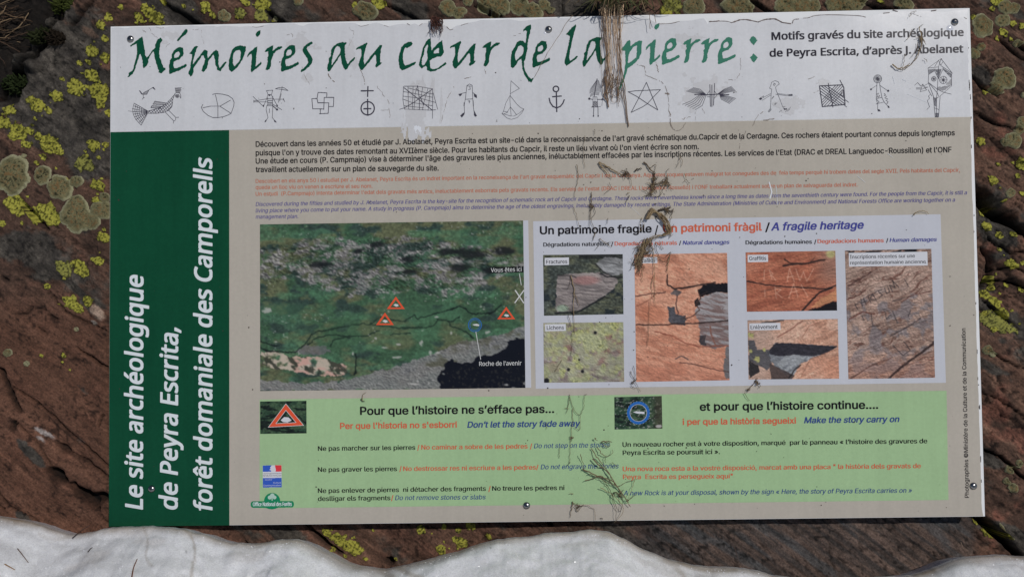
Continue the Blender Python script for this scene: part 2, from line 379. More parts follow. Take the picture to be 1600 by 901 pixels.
# colour of the stone: red-brown schist, dark grey films of old crust along the foliation
BR1, BR2, BR3, GR1, GR2, SOI = (A(v) for v in ((86, 60, 46), (62, 44, 34), (110, 80, 62), (55, 50, 45), (84, 77, 68), (22, 18, 15)))
G = 0.30 + 0.9 * (fbm(U / 260, Vw / 60, 70, 5, .55) - .5) + .5 * (fbm(U / 60, Vw / 22, 72, 4) - .5)
GREY = [(85, 140, 120, 80, 35, .55), (130, 60, 90, 60, 30, .5), (60, 400, 60, 30, 37, .45), (120, 340, 50, 18, 37, .35), (150, 220, 60, 60, 35, .35), (20, 390, 40, 22, 35, .4), (265, 20, 70, 30, 30, .6), (290, 35, 40, 18, 30, .3), (440, 15, 40, 30, 30, .55),
  (640, 14, 45, 22, 30, .45), (900, 12, 80, 24, 20, .75), (1000, 12, 60, 20, 20, .3), (1530, 118, 22, 12, 35, .5), (1590, 95, 26, 10, 35, .4), (1590, 22, 14, 8, 30, .5), (1553, 350, 50, 26, 37, .45), (1570, 500, 60, 12, 37, .55), (1545, 715, 22, 14, 35, .55),
  (1590, 845, 40, 22, 40, .7), (1560, 395, 40, 30, 30, .25), (440, 832, 60, 16, 30, .7), (990, 845, 60, 26, 32, .4), (1150, 835, 80, 40, 32, .25), (1300, 850, 120, 40, 32, .18), (1480, 848, 50, 20, 32, .5), (52, 705, 48, 10, 46, 1.0), (130, 605, 28, 6, 44, .7),
  (20, 568, 22, 14, 40, .7), (93, 636, 10, 6, 37, .7), (115, 446, 26, 7, 40, .8), (45, 806, 22, 6, 35, .6), (140, 480, 20, 5, 40, .3), (1552, 578, 50, 10, 30, .5), (1530, 320, 30, 12, 40, .5)]
for cx, cy, rx, ry, an, s in GREY:
    X1, Y1 = along(PX - cx, PY - cy, an); r = np.hypot(X1 / rx, Y1 / ry) + .9 * (fbm(PX / 18, PY / 18, 75, 4) - .5); G += s * (1 - sst(.55, 1.15, r))
for cx, cy, rx, ry, an, s in [(80, 640, 190, 100, 37, .5), (60, 500, 150, 60, 37, .3), (150, 780, 90, 50, 37, .4), (700, 840, 160, 50, 20, .55), (560, 15, 60, 14, 30, .6), (740, 22, 70, 12, 30, .7), (450, 25, 60, 20, 30, .25), (1190, 8, 50, 16, 30, .5),
   (1555, 70, 60, 30, 30, .45), (1575, 640, 70, 60, 30, .5), (1560, 255, 50, 40, 40, .4), (20, 240, 50, 16, 37, .5), (70, 300, 60, 20, 37, .4), (1590, 470, 40, 20, 30, .4)]:
    X1, Y1 = along(PX - cx, PY - cy, an); G -= s * (1 - sst(.4, 1.2, np.hypot(X1 / rx, Y1 / ry)))
G += (.35 + .45 * rightside) * (fbm(PX / 26, PY / 17, 145, 4, .6) - .5) + .3 * (fbm(PX / 9, PY / 7, 147, 3) - .5)
G = sst(.36, .62, G)
t1 = sst(.35, .68, fbm(U / 120, Vw / 24, 80, 5, .6)); t2 = sst(.5, .75, fbm(U / 80, Vw / 10, 82, 4))
brown = BR2 + (BR1 - BR2) * t1[..., None]; brown = brown + (BR3 - brown) * (t2 * .6 * (0.35 + .65 * sst(1480, 1540, PX)))[..., None]
red = sst(.58, .75, fbm(PX / 40, PY / 26, 84, 4)) * (.25 + .6 * sst(1500, 1530, PX)); brown = brown + (A(112, 66, 50) - brown) * red[..., None] * .7
gt = sst(.3, .75, fbm(PX / 14, PY / 14, 86, 5, .6)); grey = GR1 * .75 + (GR2 - GR1 * .75) * (gt * .55)[..., None]
RC = brown * (1 - G[..., None]) + grey * G[..., None]
bot = sst(930, 1060, PX) * sst(790, 815, PY) * (1 - sst(1520, 1545, PX))            # greyish streaked schist under the board
stk = fbm(U / 170, Vv / 5.5, 88, 5, .65); tb = A(82, 66, 57) + (A(52, 46, 43) - A(82, 66, 57)) * sst(.36, .68, stk)[..., None]
tb = tb + (A(60, 64, 66) - tb) * (sst(.56, .7, fbm(U / 110, Vv / 14, 90, 4)) * .6)[..., None]; RC = RC + (tb - RC) * bot[..., None]
RC *= (0.92 + 0.5 * (fol - .5)[..., None]) * (0.75 + .6 * fbm(PX / 4, PY / 4, 92, 3))[..., None] * 1.12 * (.68 + .64 * fbm(PX / 13, PY / 9, 149, 4, .6))[..., None]
RC = RC * .86 + RC.mean(-1, keepdims=True) * .14
RC = RC + (A(92, 61, 46) * (.8 + .4 * fbm(PX / 60, PY / 45, 155, 4))[..., None] - RC) * (.55 * SM * (1 - sst(.25, .7, G)))[..., None]
RC *= (1 - .82 * FR)[..., None]
RC *= (1 - .7 * sst(.62, .7, fbm(PX / 6, PY / 5, 151, 3)) * sst(.45, .6, fbm(PX / 50, PY / 40, 153, 2)))[..., None]
for cx, cy, rx, ry, an, c in [(70, 675, 17, 4, 30, (150, 140, 135)), (66, 684, 8, 3, 40, (130, 120, 115)), (158, 488, 17, 7, 38, (150, 128, 112)), (150, 504, 6, 3, 30, (150, 140, 130)), (820, 14, 10, 7, 80, (120, 120, 122)), (140, 50, 18, 6, 30, (96, 78, 66)), (1545, 822, 12, 5, 40, (128, 108, 92)), (128, 688, 8, 4, 30, (110, 90, 80))]:
    X1, Y1 = along(PX - cx, PY - cy, an); r = np.hypot(X1 / rx, Y1 / ry) + 1.1 * (fbm(PX / 7, PY / 7, 95, 4) - .5); RC += (A(c) * .9 - RC) * (1 - sst(.7, 1.05, r))[..., None]
# black hair-line joints along the foliation
hl = np.abs(fbm(U / 150, Vw / 20, 97, 3) - .5); RC *= (1 - .6 * (1 - sst(0.0, .018, hl)) * sst(.4, .6, fbm(PX / 60, PY / 60, 98)))[..., None]
RC = RC * (1 - DARK[..., None]) + np.array([.006, .0055, .005]) * DARK[..., None]
RC = RC * (1 - soil[..., None]) + (SOI * (.5 + 1.2 * fbm(PX / 5, PY / 5, 99, 3)[..., None])) * soil[..., None]
m_rock = mat('weathered schist', rough=.85, spec=.3); _b = bsdf(m_rock); _tc = N(m_rock, 'ShaderNodeTexCoord')
def _noise(rot, sc, det, ro, scale=1.0):
    mp = N(m_rock, 'ShaderNodeMapping', vector_type='TEXTURE'); mp.inputs['Rotation'].default_value = (0, 0, math.radians(-rot)); mp.inputs['Scale'].default_value = [1 / q for q in sc]
    n = N(m_rock, 'ShaderNodeTexNoise', Scale=scale, Detail=det, Roughness=ro); link(m_rock, _tc.outputs['Object'], mp.inputs[0]); link(m_rock, mp.outputs[0], n.inputs['Vector']); return n
def _range(n, a, b, c, d):
    r = N(m_rock, 'ShaderNodeMapRange'); link(m_rock, n.outputs[0], r.inputs[0])
    for i, v in enumerate((a, b, c, d)): r.inputs[i + 1].default_value = v
    return r
def _mul(x, y):
    q = N(m_rock, 'ShaderNodeMath', operation='MULTIPLY'); link(m_rock, x.outputs[0], q.inputs[0]); link(m_rock, y.outputs[0], q.inputs[1]); return q
_n1 = _noise(37, (22, 210, 90), 9, .72); _n2 = _noise(0, (420, 420, 420), 4, .75); _n3 = _noise(20, (60, 75, 60), 9, .75); _n4 = _noise(35, (9, 70, 30), 7, .65)
_f = _mul(_mul(_range(_n1, .3, .7, .68, 1.34), _range(_n2, .3, .7, .5, 1.5)), _mul(_range(_n3, .36, .5, .6, 1.06), _range(_n4, .3, .7, .8, 1.2)))
_at = N(m_rock, 'ShaderNodeVertexColor', layer_name='Col'); _mx = N(m_rock, 'ShaderNodeVectorMath', operation='SCALE'); link(m_rock, _at.outputs[0], _mx.inputs[0]); link(m_rock, _f.outputs[0], _mx.inputs['Scale']); link(m_rock, _mx.outputs[0], _b.inputs['Base Color'])
_prev = None
for _n, _st, _di in ((_n4, .4, .004), (_n1, .55, .003), (_n3, .8, .0045), (_n2, .5, .0014)):
    _bp = N(m_rock, 'ShaderNodeBump', Strength=_st, Distance=_di); link(m_rock, _n.outputs[0], _bp.inputs['Height'])
    if _prev: link(m_rock, _prev.outputs[0], _bp.inputs['Normal'])
    _prev = _bp
link(m_rock, _prev.outputs[0], _b.inputs['Normal'])
rock = emit('rock_slab', ROCKV, gridF(*GX.shape)[:, ::-1], m_rock, base=(0, -0.45, -0.02), smooth=True, cols=RC.reshape(-1, 3))
tag(rock, 'red-brown and dark grey schist slab spotted with lichen behind the information sign', 'rock')

# ------------------------------------------------------------------ lichens: thin crusts grown on the slab
YEL = [(143,80,11),(165,92,9),(170,28,7),(158,40,8),(165,62,6),(125,100,5),(138,97,5),(97,123,5),(121,137,15),(145,118,11),(153,143,16),(158,163,8),(170,177,6),(90,150,11),(57,163,13),(77,173,7),(15,172,12),(55,185,4),(5,191,11),(27,206,15),(47,205,8),(40,225,8),(62,213,7),(78,226,15),(91,233,9),(68,245,6),(148,228,10),(165,227,6),(131,255,14),(155,247,4),(137,243,4),(103,283,8),(154,290,11),(88,263,3),(57,255,4),
 (27,322,18),(74,334,20),(57,340,11),(152,315,8),(163,370,10),(153,407,8),(100,418,14),(125,418,14),(5,350,6),(75,447,6),(113,472,12),(122,480,9),(138,470,8),(65,555,3.5),(100,556,5),(98,565,3),(110,577,3),
 (217,29,9),(230,20,10),(242,25,13),(252,34,7),(227,10,5),(190,12,5),(257,4,5),(287,10,4),(321,12,9),(332,25,6),(385,4,8),(375,20,9),(407,25,12),(412,7,13),(555,10,6),(590,5,11),(820,2,5),(1050,10,15),(1040,20,10),(1375,3,6),
 (1557,4,10),(1550,14,5),(1568,53,8),(1521,28,6),(1582,37,6),(1597,42,6),(1557,60,5),(1539,143,5),(1532,221,7),(1597,256,11),(1552,282,8),(1559,257,4),(1589,275,5),(1598,303,5),(1536,331,8),(1541,353,8),(1562,368,7),(1583,365,6),(1561,389,5),
 (1578,412,11),(1598,411,5),(1542,438,9),(1546,448,6),(1571,444,5),(1539,459,9),(1595,452,6),(1554,473,10),(1565,490,10),(1546,497,15),(1562,505,15),(1580,514,10),(1538,489,6),(1553,515,6),(1547,830,10),(1525,815,5),
 (512,831,8),(531,841,12),(544,850,13),(556,857,11),(572,871,5),(520,857,5),(584,827,3.5),(659,828,8),(694,822,5),(717,827,5),(734,820,8),(720,846,12),(690,858,9),(764,837,6),(619,872,4),(540,868,3.5)]
OLD = {(1546,497,15),(1562,505,15),(1580,514,10),(131,255,14),(375,20,9),(407,25,12),(1050,10,15),(100,418,14)}
_r2 = np.random.default_rng(77)
for cx, cy, r in [q for q in YEL if q[2] > 7]:
    a, d = _r2.uniform(0, 6.28), r * _r2.uniform(1.1, 2.2); YEL.append((cx + d * math.cos(a), cy + d * math.sin(a) * .8, _r2.uniform(1.6, 3.6)))
YEL = [q for q in YEL if q[2] >= 4 or not inpoly(np.array([q[0]]), np.array([q[1]]), BOARD)[0]]
m_yel = vcol('map lichen', .9, .5, 900.0, .15); m_gry = vcol('grey crust lichen', .95, .7, 700.0, .1)
def yellow(cx, cy, r, old, seed):
    g = 1.25; k = int(r * 1.9 / g) + 2; q = np.arange(-k, k + 1) * g; X1, Y1 = np.meshgrid(q, q)
    X1 = X1 + RNG.normal(0, .22, X1.shape); Y1 = Y1 + RNG.normal(0, .22, Y1.shape)
    an = math.radians(37); a, b = X1 * math.cos(an) + Y1 * math.sin(an), -X1 * math.sin(an) + Y1 * math.cos(an)
    rr = np.hypot(a / 1.15, b / .88) / r
    f = 1.12 - rr + 1.25 * (fbm((X1 + cx) / (5 + r * .3), (Y1 + cy) / (5 + r * .3), seed % 17, 4, .6) - .5)
    keep = f > 0.12
    cell = keep[:-1, :-1] & keep[1:, :-1] & keep[1:, 1:] & keep[:-1, 1:]
    if cell.sum() < 3: cell[k - 1:k + 1, k - 1:k + 1] = True
    pt = P(X1 + cx, Y1 + cy, -0.012); n0 = rock_n(pt[..., 0], pt[..., 1]); pt = P(X1 + cx, Y1 + cy, n0); n0 = rock_n(pt[..., 0], pt[..., 1])
    th = .0006 + .0011 * np.clip(f, 0, .6) + .0008 * fbm((X1 + cx) / 2.2, (Y1 + cy) / 2.2, 3, 2); top = pt.copy(); top[..., 2] = n0 + th
    are = fbm((X1 + cx) / 2.1, (Y1 + cy) / 2.1, 8, 2)                      # areoles parted by black cracks
    c = A(150, 146, 62) * .88; c2 = A(110, 108, 46) * .72
    if old: c = A(140, 138, 70) * .75; c2 = A(100, 100, 58) * .7
    t = sst(.3, .62, are)[..., None] * (0.5 + .5 * sst(.05, .35, f))[..., None]; colr = c2 * .55 + (c - c2 * .55) * t
    colr = np.where((are < .24)[..., None], A(26, 26, 18), colr) ; colr = np.where((f < .2)[..., None], colr * .55, colr)
    F = gridF(*X1.shape)[cell.ravel()][:, ::-1]
    use = np.unique(F); mp = np.full(X1.size, -1); mp[use] = np.arange(len(use))
    return top.reshape(-1, 3)[use], mp[F], colr.reshape(-1, 3)[use]
GRY = [(20,275,30),(67,275,15),(92,294,22),(119,284,11),(121,338,27),(120,318,15),(143,345,14),(160,328,18),(163,308,9),(38,244,4),(120,514,4),(12,551,7),(42,568,5),
 (350,26,10),(466,2,9),(431,31,4),(559,17,8),(571,18,17),(700,13,14),(717,20,11),(732,3,9),(762,4,17),(783,10,16),(812,9,15),(850,9,10),(860,17,7),(773,27,8),(832,19,16),(1085,9,18),(1152,9,22),(1168,14,11),(1227,10,18),(1250,12,18),(1270,11,13),(1299,8,12),(1314,10,20),(1336,6,14),(1410,6,15),
 (1535.5,41,17),(1565.5,33,11),(1569,11,13),(1584,13,9),(1522,84,10),(1533,74,7),(1588,68,6),(1568,121,18),(1556,138,13),(1599,149,5),(1597,190,9),(1583,220,13),(1569,223,7),(1593,203,9),(1579,301,7.5),(1542,546,8),(1550,553,5),(1577,733,8),(1592,723,6),(1572,751,6),(1583,761,8),(1562,824,8)]
def greydisc(cx, cy, r, seed):
    nr, na = max(6, int(r * .75)), max(24, int(r * 3.0)); a = np.arange(na) * 2 * math.pi / na
    ro = r * (1 + .62 * (fbm(np.cos(a) * .9 + seed * 1.7, np.sin(a) * .9, seed % 13, 2) - .5) + .26 * (fbm(np.cos(a) * 3 + seed, np.sin(a) * 3, 3, 2) - .5) + .12 * (fbm(np.cos(a) * 9 + seed, np.sin(a) * 11, 5, 2) - .5))
    tt = np.concatenate([np.linspace(0, .82, nr), [.9, .955, 1.0]]); X1 = tt[:, None] * ro * np.cos(a); Y1 = tt[:, None] * ro * np.sin(a) * .94; T = np.repeat(tt[:, None], na, 1)
    pt = P(X1 + cx, Y1 + cy, -.012); n0 = rock_n(pt[..., 0], pt[..., 1]); pt = P(X1 + cx, Y1 + cy, n0); n0 = rock_n(pt[..., 0], pt[..., 1])
    wart = fbm((X1 + cx) / 2.3, (Y1 + cy) / 2.3, 4, 2); inner = 1 - sst(.45, .85, T + .25 * (fbm((X1 + cx) / 8, (Y1 + cy) / 8, 6) - .5))
    th = .0022 * (1 - np.clip((T - .8) / .2, 0, 1) ** 2) + .0016 * inner * (wart - .4) + .0002; pt[..., 2] = n0 + th
    rim, mid, brn = A(142, 139, 110) * .88, A(108, 104, 76) * .88, A(116, 88, 56) * .75
    c = mid * (.55 + .85 * wart[..., None]) * (.85 + .4 * (fbm((X1 + cx) / 14, (Y1 + cy) / 14, 23, 3) - .3)[..., None]); c = c + (rim - c) * (sst(.80, .95, T) * (.75 + .5 * fbm((X1 + cx) / 9, (Y1 + cy) / 9, 19, 2)))[..., None]; c = c + (brn - c) * (inner * sst(.52, .64, wart) * .75)[..., None]
    c = np.where(((wart < .3) & (inner > .3))[..., None], c * .35, c)
    if r < 6: c = c * .5 + rim * .5
    V = pt.reshape(-1, 3); i = np.arange(len(tt) * na).reshape(len(tt), na); j = np.roll(i, -1, 1)
    F = np.stack([i[:-1].ravel(), i[1:].ravel(), j[1:].ravel(), j[:-1].ravel()], 1)[:, ::-1]
    return V, F[:, ::-1], c.reshape(-1, 3)
def crusts(name, mt, items, make):
    order = sorted(range(len(items)), key=lambda i: -items[i][2]); rest = ([], [], [], 0)
    for k, i in enumerate(order):
        V, F, c = make(i)
        if k < 99: o = emit(name, V, F, mt, rock, smooth=True, cols=c)
        else: rest[0].append(V); rest[1].append(F + rest[3]); rest[2].append(c); rest = (*rest[:3], rest[3] + len(V))
    if rest[0]:
        o = emit('small_' + name + '_spots', np.concatenate(rest[0]), np.concatenate(rest[1]), mt, rock, smooth=True, cols=np.concatenate(rest[2])); o['kind'] = 'stuff'
crusts('yellow_lichen', m_yel, YEL, lambda i: yellow(*YEL[i], YEL[i] in OLD, i))
crusts('grey_lichen', m_gry, GRY, lambda i: greydisc(*GRY[i], i))

# ================================================================== SNOW
CON = [(-900, 790), (-500, 800), (-200, 796), (-60, 800), (0, 805), (40, 810), (70, 818), (100, 829), (117, 832), (145, 829), (168, 823), (185, 822), (200, 821), (232, 819.5), (262, 822), (290, 824), (305, 829), (325, 833), (340, 840), (370, 846), (395, 848), (419, 845), (437, 841), (467, 840), (488, 849), (512, 861), (535, 874), (554, 880), (576, 884), (606, 887), (625, 882), (647, 877), (677, 869), (719, 858), (749, 848), (779, 840), (824, 837), (850, 832), (887, 830), (921, 826), (951, 829), (977, 841), (1000, 855), (1022, 863), (1049, 873), (1090, 882), (1150, 884), (1180, 889), (1210, 897), (1250, 903), (1375, 900), (1424, 896), (1457, 886), (1484, 873), (1506, 868), (1551, 865), (1600, 867), (1660, 870), (1900, 880), (2400, 870)]
cx_ = np.array([c[0] for c in CON], float); cy_ = np.array([c[1] for c in CON], float)
sx = np.concatenate([np.linspace(-2600, -60, 60)[:-1], np.arange(-60, 1661, 2.4), np.linspace(1660, 4200, 60)[1:]])
con = np.interp(sx, cx_, cy_); con = np.convolve(np.pad(con, 2, 'edge'), [.1, .2, .4, .2, .1], 'valid') + 3.0 * (fbm(sx / 14, sx * 0, 3, 3) - .5)
E0 = P(sx, con, 0.010)
prof = [(-.030, -.075), (-.012, -.045), (-.004, -.012), (-.0006, .0), (0, .010), (-.0025, .019), (-.007, .028), (-.013, .037), (-.020, .046)]
for k in range(1, 26): prof.append((-.020 - sb * .006 * k, .046 + cb * .006 * k))
L0 = prof[-1]
for dd in np.geomspace(.02, 9, 34): prof.append((L0[0] - sb * dd, L0[1] + cb * dd))
prof = np.array(prof); fine = []
for a, b in zip(prof[:-1], prof[1:]):
    k = max(1, min(4, int(np.linalg.norm(b - a) / .0022)))
    for t in np.arange(k) / k: fine.append(a + (b - a) * t)
prof = np.array(fine + [prof[-1]])
SV = np.zeros((len(prof), len(sx), 3)); SV[..., 0] = E0[None, :, 0]; SV[..., 1] = E0[None, :, 1] + prof[:, None, 0]; SV[..., 2] = .010 + prof[:, None, 1] + (E0[None, :, 2] - .010)
SV[..., 1] -= 0
arc = np.cumsum(np.r_[0, np.linalg.norm(np.diff(prof, axis=0), axis=1)]); AR = np.repeat(arc[:, None], len(sx), 1); XX = SV[..., 0]
dist = AR - arc[np.argmin(np.abs(prof[:, 1] - .010) + np.abs(prof[:, 0]))]
lump = (fbm(XX / .07, AR / .05, 61, 3) - .5) * .020 + (fbm(XX / .022, AR / .02, 63, 2) - .5) * .004 + (fbm(XX / .3, AR / .3, 65, 3) - .5) * .05 * sst(.02, .4, dist)
lump = lump + (vn(XX / .0042, AR / .0038, 75) - .5) * .0007 - .004 * sst(.6, .78, fbm(XX / .035, AR / .028, 77, 3)) * sst(.01, .05, dist)
amp = sst(-.004, .018, dist)
SV[..., 1] += amp * lump * .55; SV[..., 2] += amp * lump * .83
dirt = np.clip(1 - np.abs(dist) / .014, 0, 1) * (.5 + .65 * fbm(XX / .03, AR / .02, 67, 3)) + .28 * sst(.58, .74, fbm(XX / .06, AR / .03, 69, 4)) * (1 - sst(.05, .3, dist))
dirt = np.maximum(dirt, .8 * (np.clip(1 - np.abs(dist) / .02, 0, 1)) * sst(.5, .65, fbm(XX / .08, AR * 0, 66, 2)))
SC = np.array([.96, .96, .97]) * (1 - dirt[..., None] * .8) + np.array([.40, .31, .22]) * dirt[..., None] * .8
SC = SC * (.86 + .18 * fbm(XX / .0045, AR / .004, 79, 2) + .06 * fbm(XX / .05, AR / .04, 81, 3))[..., None]
SPX, SPY = proj(SV)
for pts, w, k in [([(286, 824), (300, 842), (306, 862), (303, 882), (296, 905)], 2.2, .5), ([(222, 822), (231, 846), (228, 868), (236, 884)], 2.0, .35), ([(60, 834), (84, 842), (110, 838)], 3, .3), ([(620, 884), (640, 896), (660, 903)], 4, .5), ([(596, 890), (612, 902)], 6, .5), ([(1060, 878), (1100, 890), (1150, 890)], 3, .6), ([(1040, 874), (1058, 886), (1070, 905)], 4, .4), ([(1430, 898), (1458, 890)], 4, .5), ([(850, 836), (890, 834)], 2, .3), ([(400, 850), (440, 846), (470, 846)], 2.5, .35)]:
    mm = (SPX > min(a[0] for a in pts) - 30) & (SPX < max(a[0] for a in pts) + 30) & (SPY > 780) & (dist > -.01) & (dist < .2); d, t = segdist(SPX[mm] + 8 * (fbm(SPX[mm] / 9, SPY[mm] / 9, 83, 3) - .5), SPY[mm], smooth_line(pts, 4)); f = (k * (1 - sst(w * .3, w * 1.6, d)))[..., None]
    SC[mm] = SC[mm] * (1 - f) + np.array([.40, .33, .25]) * f
speck = vn(SV[..., 0] / .0035, AR / .0035, 71) > .985; SC = np.where((speck & (dist > 0) & (dist < .3))[..., None], SC * .45, SC)
m_snow = mat('old granular snow', (.85, .85, .87), .55, spec=.35); _b = bsdf(m_snow); _a = N(m_snow, 'ShaderNodeVertexColor', layer_name='Col')
_tc = N(m_snow, 'ShaderNodeTexCoord'); _ng = N(m_snow, 'ShaderNodeTexNoise', Scale=520.0, Detail=3.0, Roughness=.8); link(m_snow, _tc.outputs['Object'], _ng.inputs['Vector'])
_mr = N(m_snow, 'ShaderNodeMapRange'); link(m_snow, _ng.outputs[0], _mr.inputs[0])
for i, v in enumerate((.32, .68, .80, 1.06)): _mr.inputs[i + 1].default_value = v
_mx = N(m_snow, 'ShaderNodeVectorMath', operation='SCALE'); link(m_snow, _a.outputs[0], _mx.inputs[0]); link(m_snow, _mr.outputs[0], _mx.inputs['Scale']); link(m_snow, _mx.outputs[0], _b.inputs['Base Color'])
_b.inputs['Subsurface Weight'].default_value = .15; _b.inputs['Subsurface Radius'].default_value = (.012, .012, .013); _b.inputs['Subsurface Scale'].default_value = .5
_tc = N(m_snow, 'ShaderNodeTexCoord'); _n = N(m_snow, 'ShaderNodeTexNoise', Scale=700.0, Detail=3.0, Roughness=.8); link(m_snow, _tc.outputs['Object'], _n.inputs['Vector'])
_n2 = N(m_snow, 'ShaderNodeTexNoise', Scale=60.0, Detail=4.0); link(m_snow, _tc.outputs['Object'], _n2.inputs['Vector'])
_ad = N(m_snow, 'ShaderNodeMath', operation='MULTIPLY_ADD'); link(m_snow, _n2.outputs[0], _ad.inputs[0]); _ad.inputs[1].default_value = .6; link(m_snow, _n.outputs[0], _ad.inputs[2])
_bp = N(m_snow, 'ShaderNodeBump', Strength=.5, Distance=.0006); link(m_snow, _ad.outputs[0], _bp.inputs['Height']); link(m_snow, _bp.outputs[0], _b.inputs['Normal'])
_gm = N(m_snow, 'ShaderNodeTexVoronoi', Scale=900.0); link(m_snow, _tc.outputs['Object'], _gm.inputs['Vector'])
_rr = N(m_snow, 'ShaderNodeMapRange'); _rr.inputs[1].default_value = .0; _rr.inputs[2].default_value = 1; _rr.inputs[3].default_value = .08; _rr.inputs[4].default_value = .8; link(m_snow, _gm.outputs['Color'], _rr.inputs[0]); link(m_snow, _rr.outputs[0], _b.inputs['Roughness'])
snow = emit('snow', SV, gridF(*SV.shape[:2]), m_snow, base=(0, -.4, .05), smooth=True, cols=SC.reshape(-1, 3))
tag(snow, 'bank of old granular snow lying against the foot of the slab', 'snow', kind='structure')
# loose ice grains that catch the sun
m_ice = mat('ice grain', (.93, .93, .95), .14, spec=1.0); iv, jv = [], []
ok = np.argwhere((dist > .004) & (dist < .13) & (SPX > -20) & (SPX < 1620)); pick = ok[RNG.choice(len(ok), 2600, replace=False)]
for k, (r_, c_) in enumerate(pick):
    c = SV[r_, c_] + np.array([0, .55, .83]) * .0003; nrm = np.array([0, .5, .85]) + RNG.normal(0, .45, 3); nrm /= np.linalg.norm(nrm); t1_ = np.cross(nrm, RNG.normal(0, 1, 3)); t1_ /= np.linalg.norm(t1_); t2_ = np.cross(nrm, t1_); s_ = RNG.uniform(.0003, .00085)
    iv += [c + t1_ * s_, c + t2_ * s_, c - t1_ * s_, c - t2_ * s_, c - nrm * s_ * .8]; b0 = k * 5; jv += [(b0, b0 + 1, b0 + 2, b0 + 3), (b0 + 1, b0, b0 + 4), (b0 + 2, b0 + 1, b0 + 4), (b0 + 3, b0 + 2, b0 + 4), (b0, b0 + 3, b0 + 4)]
emit('ice_grains', iv, jv, m_ice, snow)['kind'] = 'stuff'

# ================================================================== THE INFORMATION BOARD
sign = thing('information_board', 'large trilingual information board with a green title strip, bolted to the rock', 'information sign', P(800, 815, -.004))
m_panel = mat('white board core', (.9, .9, .9), .5); m_white = film('white print film', A(184, 184, 186), .05); m_beige = film('beige print film', A(159, 152, 141), .045)
m_green = film('dark green print', A(16, 66, 44), .10); m_sheet = film('white inset print', A(170, 171, 177), .03); m_lime = film('light green print', A(142, 168, 127), .05)
m_black = mat('black ink', A(24, 22, 25), FILM_ROUGH); m_dark = mat('dark grey ink', A(30, 28, 38), FILM_ROUGH); m_orange = mat('orange ink', A(176, 86, 62), FILM_ROUGH)
m_blue = mat('blue ink', A(58, 60, 122), FILM_ROUGH); m_violet = mat('faded violet ink', A(76, 72, 122), FILM_ROUGH); m_rust = mat('faded orange ink', A(166, 96, 74), FILM_ROUGH)
m_steelblue = mat('slate blue ink', A(48, 66, 112), FILM_ROUGH); m_letter = mat('white lettering film', A(185, 190, 192), FILM_ROUGH); m_caption = mat('white caption film', A(178, 178, 182), FILM_ROUGH)
def lerp2(q, u, v):
    q = np.asarray(q, float); u = np.asarray(u)[..., None]; v = np.asarray(v)[..., None]
    return q[0] * (1 - u) * (1 - v) + q[1] * u * (1 - v) + q[2] * u * v + q[3] * (1 - u) * v
def slab(name, pts, n0, n1, mt, parent):
    """flat sheet with an outline in photo pixels, from height n0 to n1"""
    k = len(pts); x = [p[0] for p in pts]; y = [p[1] for p in pts]
    V = np.concatenate([P(x, y, n1), P(x, y, n1) * [1, 1, 0] + [0, 0, n0]]); F = [tuple(range(k))[::-1]] + [(i, (i + 1) % k, k + (i + 1) % k, k + i) for i in range(k)]
    return emit(name, V, F, mt, parent)
MM = .001
slab('panel', BOARD, -4 * MM, 0, m_panel, sign)
# printed film: beige field and white header, torn along the upper edge and trimmed at the right
right_edge = [(1513 + .0303 * (y - 13) - 2.6 + 1.1 * (fbm(y / 9, 0, 2, 3) - .5) * 2, y) for y in np.linspace(183, 806, 60)]
slab('beige_film', [(173.2, 206.7), (1517.5, 182.8)] + [(float(a), float(b)) for a, b in right_edge[1:-1]] + [(1536.3, 805.6), (170.6, 821.6)], 0, .25 * MM, m_beige, sign)
TORN = [(174, 44), (185, 43), (195, 44.5), (205, 43), (215, 42.6), (230, 42.6), (244, 42.4), (250, 44), (262, 42.5), (270, 41), (285, 41.2), (300, 40.5), (312, 41.8), (322, 41), (334, 41), (340, 42), (350, 40.5), (375, 42), (388, 41), (398, 42.5), (410, 40.5), (420, 38), (432, 37), (445, 37.4), (460, 37), (468, 40), (475, 40.5), (482, 37.5), (495, 36.5), (520, 37), (545, 36), (556, 37), (564, 41), (575, 38.5), (588, 36), (598, 38.5), (606, 41.5), (616, 39.5), (630, 37.5), (640, 39.5), (648, 37), (655, 40.5), (662, 36.5), (672, 36), (690, 38), (698, 42), (703, 46.5), (712, 41), (720, 39.5), (732, 36), (745, 33.8), (752, 31.8), (770, 32), (785, 31), (800, 31), (812, 33), (830, 31.5), (850, 29.4), (880, 28.6), (930, 27.5), (985, 26.2), (1000, 26.6), (1012, 29), (1020, 33), (1028, 37.5), (1047, 36.6), (1055, 35), (1063, 33), (1080, 32.3), (1090, 30.5), (1100, 29.4), (1106, 38), (1109, 33.6), (1125, 32.6), (1136, 33), (1144, 35.5), (1155, 31), (1166, 30.6), (1184, 34.5), (1190, 32), (1198, 30), (1210, 29.6), (1222, 35), (1235, 37.3), (1240, 30.8), (1255, 28.4), (1262, 28), (1275, 24), (1290, 23), (1300, 23), (1320, 24.3), (1335, 24.5), (1352, 27), (1365, 24), (1382, 20.5), (1400, 19.4), (1405, 17.4), (1425, 18.6), (1440, 17.2), (1455, 18), (1475, 19.2), (1490, 17), (1512.4, 15)]
tp = smooth_line(np.array(TORN), 2); tp[1:-1, 1] += .7 * (fbm(tp[1:-1, 0] / 3, tp[1:-1, 0] * 0, 9, 2) - .5)
ye = np.linspace(16, 182, 26)[1:]
